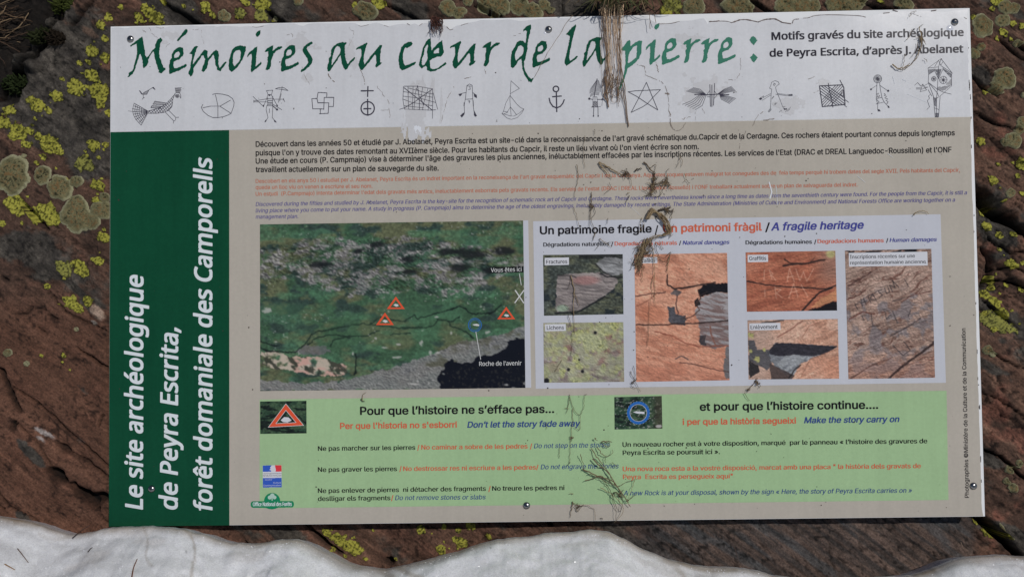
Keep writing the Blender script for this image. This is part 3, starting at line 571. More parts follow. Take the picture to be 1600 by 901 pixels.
slab('header_film', [tuple(p) for p in tp] + [(float(1513 + .0303 * (y - 13) - 2.4 + 1.4 * (fbm(y / 7, 0, 4, 3) - .5) * 2), float(y)) for y in ye] + [(172.6, 206.4)], 0, .3 * MM, m_white, sign)
# lifted film lips as dark strips, the shade beneath them put into the colour
m_lip = mat('lifted film edge shade', A(104, 92, 88), .8)
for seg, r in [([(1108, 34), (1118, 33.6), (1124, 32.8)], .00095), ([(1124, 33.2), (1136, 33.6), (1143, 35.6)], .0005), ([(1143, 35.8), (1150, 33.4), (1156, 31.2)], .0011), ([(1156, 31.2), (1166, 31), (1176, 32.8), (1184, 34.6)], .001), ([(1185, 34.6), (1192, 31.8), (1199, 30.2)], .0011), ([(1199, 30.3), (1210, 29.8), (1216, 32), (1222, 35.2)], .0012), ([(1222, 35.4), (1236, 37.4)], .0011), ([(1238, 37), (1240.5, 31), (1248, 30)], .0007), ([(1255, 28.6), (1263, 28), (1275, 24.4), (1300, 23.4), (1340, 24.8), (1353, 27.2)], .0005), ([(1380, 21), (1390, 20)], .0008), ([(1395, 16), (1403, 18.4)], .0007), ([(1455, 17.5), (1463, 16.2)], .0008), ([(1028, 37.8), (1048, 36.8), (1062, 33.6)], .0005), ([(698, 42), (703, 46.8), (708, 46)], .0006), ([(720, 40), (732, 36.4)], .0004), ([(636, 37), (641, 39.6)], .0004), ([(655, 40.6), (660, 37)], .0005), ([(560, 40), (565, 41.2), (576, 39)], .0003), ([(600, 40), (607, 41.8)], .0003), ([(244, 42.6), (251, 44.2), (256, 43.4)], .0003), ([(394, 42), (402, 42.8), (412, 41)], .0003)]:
    q = smooth_line(np.array(seg), 5) if len(seg) > 2 else np.array(seg, float); rr = r * .62 * (.55 + .7 * RNG.random(len(q))); lip = Tubes(); lip.add(P(q[:, 0], q[:, 1], .0006), rr, 5); lip.out('lifted_edge_shade', m_lip, sign)
slab('green_strip', [(172.6, 206.7), (358, 203.4), (358.3, 820), (170.0, 822)], .25 * MM, .5 * MM, m_green, sign)
inset = slab('white_inset', [(833, 345.6), (1469.6, 334.7), (1478, 597.6), (837, 607)], .25 * MM, .45 * MM, m_sheet, sign)
slab('photo_margin', [(817.5, 344.4), (825.4, 344.2), (830, 605.2), (821, 605.4)], .25 * MM, .42 * MM, m_sheet, sign)
slab('notice_panel', [(405.6, 623.8), (1479, 610), (1482, 780.4), (405.6, 793.6)], .25 * MM, .45 * MM, m_lime, sign)

# ------------------------------------------------------------------ title in broken broad-nib letters
m_title = mat('green title ink', A(15, 64, 46), FILM_ROUGH); m_title2 = mat('green title ink with glare', A(52, 104, 86), FILM_ROUGH)  # second ink is paler, with gloss glare put into its colour
k9 = 9.0125
def z(pts, x0, y0, k): return [(x0 + a / k, y0 + b / k) for a, b in pts]
GL = {
 'M': ([[(120,375),(160,345),(205,310),(245,280),(290,245),(300,265),(302,300),(315,370),(330,450),(335,510),(355,545),(385,510),(420,460),(475,400),(470,370),(490,320),(510,285),(550,262),(575,290),(572,310),(550,330),(535,400),(530,480),(535,540),(560,600),(590,685),(615,690),(620,712),(590,735),(560,765),(520,750),(525,725),(505,680),(480,600),(460,520),(455,460),(440,460),(400,520),(375,570),(380,605),(360,650),(310,693),(300,670),(300,640),(290,560),(265,490),(250,500),(238,560),(210,640),(190,700),(165,760),(130,795),(105,818),(85,815),(105,785),(100,765),(120,745),(150,730),(165,700),(180,640),(200,570),(215,490),(218,430),(212,380),(210,350),(190,355),(165,370),(135,392)]], [], 190, 30, k9),
 'acute': ([[(780,300),(800,270),(840,225),(870,175),(905,138),(930,155),(928,185),(905,215),(860,250),(830,275),(795,318)]], [], 190, 30, k9),
 'e': ([[(665,660),(680,590),(705,550),(710,490),(740,440),(790,400),(815,393),(865,405),(870,450),(875,490),(860,520),(830,550),(810,572),(780,580),(735,600),(728,640),(740,690),(780,690),(830,670),(870,650),(905,630),(920,650),(910,670),(860,700),(800,730),(740,750),(685,772),(668,765),(668,700)]], [[(745,545),(740,510),(765,470),(800,455),(815,470),(820,500),(800,535),(770,545)]], 190, 30, k9),
 'm': ([[(950,490),(975,460),(1000,420),(1020,395),(1050,375),(1080,385),(1060,410),(1045,460),(1025,520),(1010,580),(1000,640),(1040,590),(1090,530),(1140,460),(1175,432),(1215,455),(1205,500),(1215,555),(1250,510),(1290,460),(1330,435),(1360,455),(1370,510),(1365,580),(1365,630),(1378,690),(1400,670),(1462,595),(1482,607),(1462,640),(1415,700),(1395,735),(1345,715),(1340,680),(1320,640),(1320,590),(1300,520),(1290,500),(1260,540),(1220,600),(1215,650),(1190,710),(1150,748),(1125,730),(1140,680),(1160,620),(1175,570),(1150,510),(1130,520),(1090,580),(1040,650),(1010,700),(1015,750),(990,800),(970,810),(940,770),(940,750),(965,700),(970,640),(985,570),(990,500),(965,492)]], [], 190, 30, k9),
 'o': ([[(155,640),(165,560),(185,490),(205,430),(250,390),(330,370),(370,385),(385,378),(398,390),(393,450),(370,520),(350,570),(320,620),(270,690),(195,748),(165,720)]], [[(215,620),(215,540),(230,480),(260,445),(310,435),(325,470),(325,520),(315,570),(285,620),(240,665),(225,650)]], 340, 30, k9),
 'i': ([[(415,530),(425,495),(460,455),(500,430),(530,395),(560,388),(555,450),(545,540),(540,600),(535,665),(570,640),(612,600),(622,615),(610,640),(570,680),(520,715),(485,750),(470,735),(468,690),(475,620),(480,550),(480,490),(465,490),(440,515),(425,535)], [(535,215),(550,185),(580,165),(605,160),(605,195),(590,225),(570,252),(545,243)]], [], 340, 30, k9),
 'r': ([[(660,455),(690,420),(730,395),(785,368),(780,410),(775,450),(800,430),(850,390),(905,383),(912,400),(880,425),(830,445),(790,490),(770,540),(755,600),(755,650),(735,700),(700,722),(675,710),(690,670),(705,610),(700,545),(715,520),(710,455),(690,465)]], [], 340, 30, k9),
 's': ([[(1170,740),(1180,715),(1215,690),(1250,650),(1275,610),(1265,560),(1240,520),(1205,470),(1195,430),(1215,390),(1260,350),(1325,315),(1340,340),(1310,365),(1265,395),(1255,420),(1280,470),(1320,520),(1340,575),(1325,620),(1290,670),(1230,720),(1185,745)]], [], 340, 30, k9),
 'a': ([[(100,680),(125,600),(125,550),(150,520),(160,430),(190,380),(250,340),(310,325),(378,330),(370,350),(350,370),(350,430),(355,520),(370,590),(390,630),(430,590),(485,535),(497,550),(470,590),(410,650),(385,700),(360,715),(330,680),(305,620),(295,550),(290,510),(265,540),(240,590),(210,630),(165,690),(140,735),(110,740)]], [[(160,645),(170,580),(185,500),(215,410),(240,380),(280,390),(290,430),(280,480),(240,545),(200,600),(170,645)]], 500, 30, k9),
 'u': ([[(505,425),(520,405),(570,380),(620,350),(655,330),(668,345),(650,390),(640,430),(620,510),(615,580),(625,640),(650,610),(700,540),(760,470),(800,420),(840,370),(875,370),(860,430),(850,500),(850,560),(850,610),(875,615),(850,645),(795,685),(775,665),(795,620),(790,560),(790,520),(775,500),(740,545),(690,610),(640,670),(600,715),(575,720),(550,680),(542,630),(560,580),(580,520),(580,450),(575,415),(540,420),(515,435)]], [], 500, 30, k9),
 'c': ([[(1110,600),(1105,560),(1120,480),(1145,400),(1190,350),(1240,325),(1285,318),(1305,345),(1290,370),(1250,395),(1225,410),(1205,400),(1185,430),(1170,490),(1168,560),(1180,620),(1200,655),(1260,635),(1345,600),(1350,620),(1330,645),(1270,675),(1200,710),(1155,722),(1120,690)]], [], 500, 30, k9),
 'oe': ([[(355,570),(370,500),(385,450),(395,400),(415,340),(445,280),(470,250),(500,245),(505,300),(515,390),(550,345),(600,295),(645,262),(650,300),(658,360),(670,415),(630,470),(590,465),(530,490),(490,520),(495,560),(500,610),(530,625),(580,615),(630,580),(690,535),(702,555),(680,575),(620,615),(560,645),(505,655),(455,635),(455,600),(440,580),(395,615),(370,595)]], [[(390,560),(395,490),(420,440),(425,370),(460,315),(470,340),(455,400),(465,470),(455,520),(420,570),(400,575)], [(540,430),(545,400),(580,370),(605,360),(605,425),(570,425)]], 610, 30, 7.972),
 'd': ([[(145,470),(160,400),(195,345),(220,290),(260,265),(300,275),(325,300),(335,250),(345,160),(330,140),(300,155),(300,130),(340,90),(390,70),(400,90),(390,150),(370,220),(355,300),(355,380),(335,440),(325,500),(310,530),(310,590),(325,650),(360,710),(400,745),(425,730),(420,765),(400,792),(365,775),(350,745),(310,690),(290,620),(280,530),(275,490),(240,520),(210,570),(170,615),(145,595),(145,520)]], [[(200,500),(195,450),(215,390),(240,340),(270,325),(300,350),(305,400),(290,445),(250,480),(210,520)]], 780, 30, 7.972),
 'l': ([[(830,190),(860,160),(900,110),(955,65),(960,90),(940,150),(920,230),(900,320),(880,410),(875,480),(880,520),(920,500),(970,455),(982,465),(960,495),(900,540),(840,585),(820,560),(815,520),(835,450),(855,360),(875,260),(880,215),(860,200)]], [], 780, 30, 7.972),
 'p': ([[(525,365),(540,340),(575,300),(600,262),(630,245),(640,265),(640,320),(690,280),(740,250),(775,260),(770,330),(765,400),(740,460),(700,510),(650,550),(605,575),(590,640),(565,710),(535,790),(505,840),(500,810),(520,760),(550,690),(570,600),(580,520),(580,440),(575,370),(545,370)]], [[(605,510),(615,440),(630,390),(670,330),(715,310),(715,390),(705,450),(660,490),(615,520)]], 900, 30, 7.506),
 'colon': ([[(1270,295),(1300,255),(1325,240),(1360,265),(1385,300),(1350,345),(1328,370),(1300,340)], [(1280,545),(1305,515),(1328,487),(1365,520),(1390,545),(1355,590),(1333,617),(1305,585)]], [], 1030, 30, k9)}
PLACE = [('M', 0, 0), ('acute', 0, 0), ('e', 0, 0), ('m', 0, 0), ('o', 0, 0), ('i', 0, 0), ('r', 0, 0), ('e', 175.0, -3.2), ('s', 0, 0), ('a', 0, 0), ('u', 0, 0), ('c', 0, 0), ('oe', 0, 0), ('u', 146.8, -2.6), ('r', 340.4, -6), ('d', 0, 0), ('e', 567.9, -9.8), ('l', 0, 0), ('a', 398.8, -7.5),
         ('p', 0, 0), ('i', 622.8, -11.1), ('e', 770.1, -14), ('r', 653.3, -11.1), ('r', 681.6, -11.6), ('e', 857.8, -15.2), ('colon', 0, 0)]
def ragged(c, s):
    """nibbled edges of the letters"""
    c = np.array(c); d = np.roll(c, -1, 0); q = []
    for a, b in zip(c, d):
        m = max(1, int(np.linalg.norm(b - a) / 1.5))
        for t in np.arange(m) / m: q.append(a + (b - a) * t)
    q = np.array(q); q[:, 0] += 1.0 * (vn(q[:, 0] / 1.6, q[:, 1] / 1.6, s) - .5); q[:, 1] += 1.0 * (vn(q[:, 0] / 1.6, q[:, 1] / 1.6, s + 1) - .5)
    return q
QA, QB = [], []
for k, (g, dx, dy) in enumerate(PLACE):
    o, h, x0, y0, kk = GL[g]; cs = [ragged(poly(z(c, x0 + dx, y0 + dy, kk)), k) for c in o] + [ragged(hole(z(c, x0 + dx, y0 + dy, kk)), k) for c in h]
    (QB if k >= 19 else QA).append(fill(cs, .45))
quads_px('title_lettering', np.concatenate(QA), .55 * MM, m_title, sign)
quads_px('title_lettering', np.concatenate(QB), .55 * MM, m_title2, sign)['label'] = 'end of the title, paler from glare put into its ink colour'

# ------------------------------------------------------------------ sixteen line drawings of carvings
def drawing(name, L, x0, y0, k, w, label, extra=()):
    cs = []
    for pts, *ww in L:
        q = z(pts, x0, y0, k); cs += [poly(c) for c in ribbon(q, .86 * (ww[0] if ww else w))]
    for c in extra: cs.append(poly(z(c, x0, y0, k)))
    o = quads_px(name, fill(cs, .3), .56 * MM, m_ink, sign); o['label'] = label
m_ink = mat('drawing ink', A(56, 54, 64), FILM_ROUGH)
def hatch(pts, a, gap, x0=None):
    """parallel lines inside a polygon"""
    p = np.array(pts, float); ca, sa = math.cos(a), math.sin(a); u = p[:, 0] * ca + p[:, 1] * sa; v = -p[:, 0] * sa + p[:, 1] * ca; out = []
    for vv in np.arange(v.min() + gap / 2, v.max(), gap):
        xs = []
        for i in range(len(p)):
            j = (i + 1) % len(p)
            if (v[i] > vv) != (v[j] > vv): xs.append(u[i] + (vv - v[i]) / (v[j] - v[i]) * (u[j] - u[i]))
        xs.sort()
        for s, e in zip(xs[::2], xs[1::2]): out.append(([(s * ca - vv * sa, s * sa + vv * ca), (e * ca - vv * sa, e * sa + vv * ca)],))
    return out
body = [(410,560),(560,520),(680,470),(760,420),(850,330),(940,225),(900,330),(895,430),(880,480),(820,545),(720,590),(560,610),(410,610)]
tail = []
for t in np.linspace(0, 1, 9): tail.append(([(395 - 5 * t, 560 + 55 * t), (125 + (-45 if .2 < t < .8 else 0) + 140 * t ** 2.2, 405 + 440 * t)],))
for f in (.25, .42, .58, .72, .86, 1.0): tail.append(([(395 + (125 + (-48) * math.sin(math.pi * t) + 140 * t ** 2.2 - 395) * f, 560 + 55 * t + (405 + 440 * t - 560 - 55 * t) * f) for t in np.linspace(0, 1, 10)],))
drawing('carving_drawing', [(body + body[:1],)] + hatch(body, .9, 42) + hatch(body, -.75, 46) + tail +
  [([(750,585),(920,760),(910,810)],), ([(815,545),(960,690),(1020,688)],), ([(960,690),(958,745)],), ([(920,760),(945,755)],), ([(0,560),(120,575)], .5)] +
  [([(940,215),(980,190),(1040,200),(1062,250),(1062,305),(1035,255)],)] + [([(950 + 22 * i, 95), (965 + 16 * i, 190)],) for i in range(6)] + [([(945,110),(1075,95)],), ([(955,150),(1070,140)],), ([(500,425),(540,365),(790,405)],), ([(500,425),(760,440)],), ([(460,495),(480,455),(720,470)],), ([(460,495),(680,515)],)] +
  hatch([(505,420),(540,370),(780,405),(740,440)], 1.9, 22) + hatch([(465,490),(485,458),(700,470),(650,512)], 1.9, 22) + hatch([(950,235),(1020,225),(1025,280),(985,300),(950,275)], .6, 20) + hatch([(950,235),(1020,225),(1025,280),(985,300),(950,275)], 2.2, 20) +
  [([(290,225),(320,190),(400,150),(490,95)],), ([(290,225),(380,225),(415,150)],), ([(305,230),(308,300),(285,325)],), ([(308,300),(330,290)],)] + hatch([(290,225),(320,190),(410,150),(380,225)], .7, 22),
  200, 130, 12.87, .8, 'line drawing of two crested birds, the large one with a fan tail', [[(220,150),(240,150),(300,225),(270,225)], [(485,85),(515,80),(552,130),(540,138),(500,105)]])
drawing('carving_drawing', [([(75,355),(48,405),(80,470),(160,540),(240,575),(325,575),(420,560),(500,530),(545,505),(590,380),(595,320),(570,260),(500,210),(400,185),(290,175),(235,190)],), ([(285,195),(325,380),(325,575)],), ([(75,412),(200,385),(325,385),(360,385),(535,285)],), ([(360,388),(545,505)],)], 310, 130, 10.667, .9, 'line drawing of an open wheel with five spokes')
drawing('carving_drawing', [([(1135,125),(1240,120),(1215,200),(1165,200),(1135,125)],), ([(1160,195),(1145,240),(1085,390)],), ([(1215,195),(1310,370)],), ([(1150,240),(1160,350),(1140,380),(1128,440),(1160,575),(1110,650)],), ([(1240,220),(1235,350),(1240,400),(1232,575),(1295,655)],), ([(925,300),(1150,262),(1230,252)],), ([(925,315),(1150,315)],), ([(922,285),(924,325)],), ([(910,225),(1085,390)],), ([(1155,290),(1235,290)], 1.2), ([(1155,325),(1235,325)], 1.2), ([(1155,355),(1235,350)], 1.2), ([(1150,378),(1240,378)],), ([(1235,270),(1420,270),(1440,310)],), ([(1420,255),(1415,285)],), ([(1235,350),(1390,445)],), ([(1235,375),(1310,440)], 1.5), ([(1285,95),(1340,75),(1430,80),(1495,125),(1380,105),(1285,95)],), ([(1395,55),(1390,105),(1330,325)],), ([(1380,180),(1355,300)],), ([(1185,430),(1180,500)],)],
  310, 130, 10.667, .8, 'line drawing of a man with a broad pick on his shoulder', [[(1165,190),(1205,185),(1195,215),(1175,215)], [(1290,430),(1325,425),(1330,455),(1295,455)], [(1100,655),(1115,620),(1140,605),(1130,640)], [(1255,610),(1280,620),(1305,655),(1270,650)], [(1078,360),(1098,370),(1090,400),(1075,392)], [(1300,345),(1325,370),(1325,395),(1300,380)]])
drawing('carving_drawing', [([(205,325),(225,205),(235,195),(410,205),(408,295)],), ([(205,325),(222,410),(450,412),(437,630),(255,640)],), ([(205,322),(97,325),(115,535),(345,540)],), ([(345,548),(355,300),(555,298),(545,488),(450,488)],), ([(275,540),(272,635)],)], 480, 130, 13.33, 1.15, 'line drawing of a knotted cross of five squares')
drawing('carving_drawing', [([(1265,75),(1258,280)],), ([(1258,340),(1262,670)],), ([(1125,163),(1375,160)],), ([(1180,535),(1325,533)],), (circ(1260, 525, 138, 26) + circ(1260, 525, 138, 26)[:1],)], 480, 130, 13.33, 2.2, 'bold drawing of a cross standing on a ringed cross')
drawing('carving_drawing', [([(175,160),(400,160),(650,205),(650,560),(180,540),(155,380),(165,165)],), ([(175,185),(640,555)], 1.3), ([(650,205),(330,435),(180,520)], 1.2), ([(165,250),(270,265),(650,345)],), ([(160,325),(440,360),(700,430)],), ([(160,375),(300,430),(650,485)],), ([(175,485),(500,520)],), ([(240,170),(250,540)],), ([(325,165),(315,550)],), ([(400,150),(360,280),(340,545)],), ([(400,150),(430,380),(430,545)], 1.1), ([(485,175),(460,330)],), ([(575,190),(500,450),(480,555)],), ([(610,240),(575,560)],), ([(250,190),(540,270),(660,290)],), ([(660,270),(735,545)],), ([(100,545),(180,520)],), ([(650,480),(648,695)],), ([(640,555),(705,552)],), ([(370,200),(430,240)],), ([(440,330),(500,470)], 1.3)], 615, 120, 10.667, .8, 'line drawing of a net of crossing lines')
drawing('carving_drawing', [([(1195,375),(1210,260),(1222,150),(1265,122),(1310,145),(1315,260),(1320,370),(1195,378)],), ([(1195,378),(1178,480),(1182,610)],), ([(1320,370),(1328,490),(1345,610)],), ([(1205,265),(1150,275)],), ([(1315,265),(1345,280)],), ([(1175,430),(1172,490)],), ([(1325,400),(1330,490)], 1.2), ([(1225,155),(1300,160)],), ([(1270,170),(1280,210),(1250,215)],), ([(1245,405),(1275,412)],), ([(1262,400),(1262,440)],)], 615, 120, 10.667, .8, 'line drawing of a plain human figure with spread hands', [[(1078,290),(1150,275),(1130,310),(1105,328)], [(1335,275),(1385,305),(1390,358),(1345,335)], [(1182,595),(1180,630),(1140,680),(1110,650),(1150,610)], [(1340,560),(1390,655),(1360,668),(1340,640)]])
drawing('carving_drawing', [([(240,55),(350,155),(230,225)],), ([(240,55),(230,250),(225,300),(232,395),(242,515)],), ([(225,250),(170,350),(140,460),(120,485),(190,545),(245,562),(320,540),(380,480),(410,425)],), ([(230,252),(320,365),(370,410),(410,425),(350,480),(280,518),(240,518),(120,485)],), ([(232,400),(190,465),(140,455)],), ([(235,400),(312,500)],), ([(150,490),(200,465)],)], 770, 120, 8.421, .6, 'thin line drawing of a sailing boat with a pennant')
drawing('carving_drawing', [(circ(831, 162, 36, 22) + circ(831, 162, 36, 22)[:1],), ([(836,198),(842,460)],), ([(788,264),(900,255)],), ([(742,285),(755,340),(790,390),(840,412),(890,390),(922,350),(940,305)],)], 770, 120, 8.421, 2.2, 'bold drawing of an anchor')
fir = []
for t in np.linspace(0, 1, 13):
    cx, cy, wd_ = 1372 - 32 * t, 40 + 190 * t, 25 + 50 * min(1, t * 2.2) * (1 if t < .8 else .7)
    fir += [([(cx, cy), (cx - wd_, cy + 34)],), ([(cx, cy), (cx + wd_ * .95, cy + 20 - 10 * t)],)]
drawing('carving_drawing', [([(1372,30),(1335,255)], 1.3)] + fir + [([(1320,265),(1370,265),(1382,400),(1316,400),(1320,265)],), ([(1320,300),(1260,290)], 1), ([(1375,300),(1445,298)], 1), ([(1330,400),(1325,520)], 1), ([(1384,400),(1386,520)], 1), ([(1345,270),(1345,330)],), ([(1320,330),(1380,330)],), ([(1445,298),(1435,385)], .5), ([(1385,398),(1420,392)],)] + hatch([(1318,330),(1378,330),(1382,400),(1316,400)], .9, 14) + hatch([(1318,330),(1378,330),(1382,400),(1316,400)], -.9, 18), 770, 120, 8.421, .7, 'line drawing of a small figure with a tall feathered headdress', [circ(1270, 290, 15, 8), circ(1440, 300, 13, 8), circ(1325, 518, 10, 8), circ(1387, 518, 10, 8)])
drawing('carving_drawing', [([(295,75),(445,438),(310,355),(160,255),(55,200),(150,186),(480,172),(375,280),(310,355),(240,400),(95,470),(190,290),(295,75)],)], 975, 120, 8.421, 1.1, 'line drawing of a five-pointed star')
wing = []
for k in range(6):
    wing += [([(820 + 18 * k, 190 - 9 * k), (920 + 16 * k, 215 - 10 * k), (1085, 240)],), ([(770 + 34 * k, 365 + 14 * min(k, 5)), (880 + 30 * k, 320 + 12 * k), (990 + 18 * k, 245)],)]
    wing += [([(1225, 232), (1320 - 6 * k, 165 + 12 * k), (1415 + 10 * k, 128 + 11 * k)],), ([(1260, 238), (1360 - 16 * k, 255 + 8 * k), (1470 - 16 * k, 288 + 13 * k)],)]
drawing('carving_drawing', wing + [([(1130,105),(1138,390)], 1.2), ([(1157,110),(1157,392)], 1.4), ([(1192,90),(1178,375)], 1.2), ([(930,237),(1085,240),(1225,232),(1380,237)], 1.6), ([(1085,240),(1130,185)],), ([(1095,265),(1140,265)],), ([(1190,285),(1225,240),(1190,190)],)], 975, 120, 8.421, .8, 'line drawing of a double sheaf of rays')
drawing('carving_drawing', [([(255,140),(245,190),(225,230),(260,245),(250,320),(245,440),(240,540)],), ([(255,140),(310,112),(360,130),(378,170),(345,185),(320,215),(330,270),(360,340),(430,520),(470,560)],), ([(290,150),(320,165),(300,190),(285,180),(295,160)],), ([(245,315),(90,395)],), ([(250,335),(110,420)],), ([(355,315),(480,330),(580,325)],), ([(365,330),(500,350),(580,345)],), ([(260,400),(295,360)],), ([(265,385),(290,355)],), ([(300,475),(325,460),(320,485),(302,490)],), ([(315,470),(345,462)],), ([(60,395),(90,375),(130,350),(125,380)],), ([(320,325),(350,330)],), ([(375,605),(415,575)],), ([(430,520),(470,515)],)] + hatch([(195,600),(240,535),(255,560),(225,605)], .9, 14) + hatch([(510,345),(575,320),(590,340),(560,355)], .4, 9) + hatch([(440,545),(500,545),(490,568),(455,570)], .2, 7) + hatch([(465,605),(560,515),(535,580)], -.7, 14), 1180, 115, 10, .6, 'faint line drawing of a striding robed man', [[(58,395),(95,375),(110,400),(80,415)]])
sq = []
for d in (-78, -48, -18, 14, 44, 76):
    sq += [([(1010 + max(0, d) * 1.6, 195 + max(0, -d) * 1.5), (1395 + min(0, d) * 1.6, 490 + min(0, -d) * 1.4)],), ([(1055 + max(0, d) * 1.5, 515 + min(0, -d) * 1.0 if False else 515 - max(0, -d) * 1.4), (1365 + min(0, d) * 1.3 + 0, 180 + max(0, d) * 1.6)],)]
drawing('carving_drawing', [([(1005,195),(1365,178),(1385,220),(1405,485),(1050,518),(1005,195)], 1.7), ([(1325,105),(1365,180)], 1.3), ([(1143,155),(1165,290),(1195,400),(1215,525)], 1.4), ([(1390,490),(1430,525)], 1), ([(1405,410),(1460,450)], 1), ([(1375,260),(1330,325),(1380,360),(1378,260)], 1)] + sq, 1180, 115, 10, 1.15, 'dark drawing of a square crossed by bundles of lines')
drawing('carving_drawing', [(circ(184, 330, 54, 20) + circ(184, 330, 54, 20)[:1],), ([(175,385),(165,600),(185,670),(185,745)],), ([(210,385),(222,480),(245,590),(275,645),(335,710)],), ([(175,415),(90,470)],), ([(210,415),(320,490)],), ([(165,600),(240,575)],), ([(165,665),(270,640)],), ([(165,540),(195,520),(175,580),(215,550),(190,590),(235,580)],), ([(175,610),(205,640),(165,670)],), ([(270,525),(290,540),(270,550),(305,565),(280,585),(320,600),(295,620),(325,635),(305,660),(325,655)],)] + [([(184,330),(184 + 54 * math.cos(a), 330 + 54 * math.sin(a))],) for a in np.arange(16) * math.pi / 8], 1350, 85, 8.58, .65, 'line drawing of a stick figure with a wheel for a head', [circ(184, 330, 18, 10), circ(95, 470, 13, 8), circ(325, 490, 15, 8), [(185,740),(205,735),(225,765),(185,765)], [(315,695),(335,690),(345,718),(325,718)]])
drawing('carving_drawing', [([(1035,60),(860,185),(868,270),(862,375),(930,560),(955,840),(1000,840),(1022,560),(1175,425),(1175,270),(1185,255),(1035,60)],), ([(860,185),(1000,170),(1035,60)],), ([(1035,155),(1185,255)],), ([(1000,170),(985,470),(975,570)],), ([(862,375),(985,470),(1175,410)],), ([(868,270),(945,215),(1000,330),(1060,200),(1165,310)],), ([(985,470),(1070,510),(1170,535)],), ([(865,385),(930,555)],), ([(880,395),(985,520),(1000,560)],), ([(975,570),(970,840)],), ([(940,600),(1010,570)],), ([(945,640),(985,580)],), ([(950,720),(1000,740)],), ([(955,790),(1000,790)],), ([(950,165),(1000,80),(1030,150),(1060,100)],)] + hatch([(870,205),(960,195),(945,225),(875,270)], .5, 11) + hatch([(955,205),(1040,200),(1000,320)], 1.0, 10) + hatch([(1050,180),(1180,265),(1165,300),(1080,215)], .6, 10) + hatch([(1090,410),(1170,330),(1175,405)], -.6, 11) + hatch([(990,440),(1170,415),(1070,490),(990,475)], -.3, 11) + hatch([(932,570),(975,590),(970,700),(945,690)], .8, 11) + hatch([(960,800),(1000,790),(998,838),(960,838)], .8, 10) + [(circ(937, 330, 32, 14) + circ(937, 330, 32, 14)[:1],), (circ(1065, 345, 50, 16) + circ(1065, 345, 50, 16)[:1],)] + [([(1065 + 18 * math.cos(a), 345 + 18 * math.sin(a)), (1065 + 50 * math.cos(a), 345 + 50 * math.sin(a))],) for a in np.arange(8) * math.pi / 4] + [([(937, 330), (937 + 32 * math.cos(a), 330 + 32 * math.sin(a))],) for a in np.arange(8) * math.pi / 4] +
  [([(680,415),(720,380),(765,430),(790,400),(800,425),(860,395)],), ([(700,465),(780,468),(860,440),(800,440)],), ([(700,450),(770,450)],), ([(755,500),(790,405),(840,480),(760,500)],), ([(860,475),(910,560)],), ([(890,540),(865,560),(880,590),(850,620),(880,705),(845,740)],)], 1350, 85, 8.58, .65, 'large line drawing of a mask with two ringed eyes on a tapering shaft', [circ(937, 330, 12, 8), circ(1065, 345, 18, 10)])

# ------------------------------------------------------------------ lettering of the board
hum = dict(font='human', rows=22)
text('subtitle_text', [('Motifs gravés du site archéologique', (1205.5, 62.5), (1506, 56.2), 11.6), ('de Peyra Escrita, d’après J. Abelanet', (1202.5, 88.8), (1505.5, 82), 11.6)], .56 * MM, m_dark, sign, gx=.62, gy=1, **{**hum, 'rows': 34})
side = dict(font='human', italic=.17, gx=1.05, gy=1, rows=34)
SIDE = [('Le site archéologique', (222.4, 795.5), (223.4, 429), 26.6), ('de Peyra Escrita,', (276.8, 795.5), (277.6, 511), 26.6), ('forêt domaniale des Camporells', (331, 797), (330.8, 245.5), 26.6)]
text('side_title_text', SIDE, .6 * MM, m_letter, sign, **side)
bt = dict(gx=.1, gy=0, rows=20)
text('french_paragraph', [
 ("Découvert dans les années 50 et étudié par J. Abelanet, Peyra Escrita est un site-clé dans la reconnaissance de l'art gravé schématique du Capcir et de la Cerdagne. Ces rochers étaient pourtant connus depuis longtemps", (399.5, 229.5), (1492, 211.6), 8.4),
 ("puisque l'on y trouve des dates remontant au XVIIème siècle. Pour les habitants du Capcir, il reste un lieu vivant où l'on vient écrire son nom.", (399.5, 243), (1092, 233), 8.4),
 ("Une étude en cours (P. Campmajo) vise à déterminer l'âge des gravures les plus anciennes, inéluctablement effacées par les inscriptions récentes. Les services de l'Etat (DRAC et DREAL Languedoc-Roussillon) et l'ONF", (399.5, 255.8), (1487, 238), 8.4),
 ("travaillent actuellement sur un plan de sauvegarde du site.", (399.5, 269), (685.5, 266.6), 8.4)], .5 * MM, m_black, sign, gx=.27, gy=1, rows=50)
text('catalan_paragraph', [
 ("Descobert en els anys 50 i estudiat per J. Abelanet, Peyra Escrita és un indret important en la reconeixença de l'art gravat esquemàtic del Capcir i de la Cerdanya. Aquestes roques estaven malgrat tot conegudes des de  feia temps perquè hi trobem dates del segle XVII. Pels habitants del Capcir,", (399.5, 286), (1500, 268.5), 6.1),
 ("queda un lloc viu on venen a escriure el seu nom.", (399.5, 295.5), (582, 293.6), 6.1),
 ("Un estudi  (P.Campmajo) intenta determinar l'edat dels gravats més antics, ineluctablement esborrats pels gravats recents. Els serveis de l'estat (DRAC i DREAL Llenguadoc Rosselló) i l'ONF treballant actualment sobre un plan de salvaguarda del indret.", (399.5, 306), (1340, 291.4), 6.1)], .5 * MM, m_rust, sign, **bt)
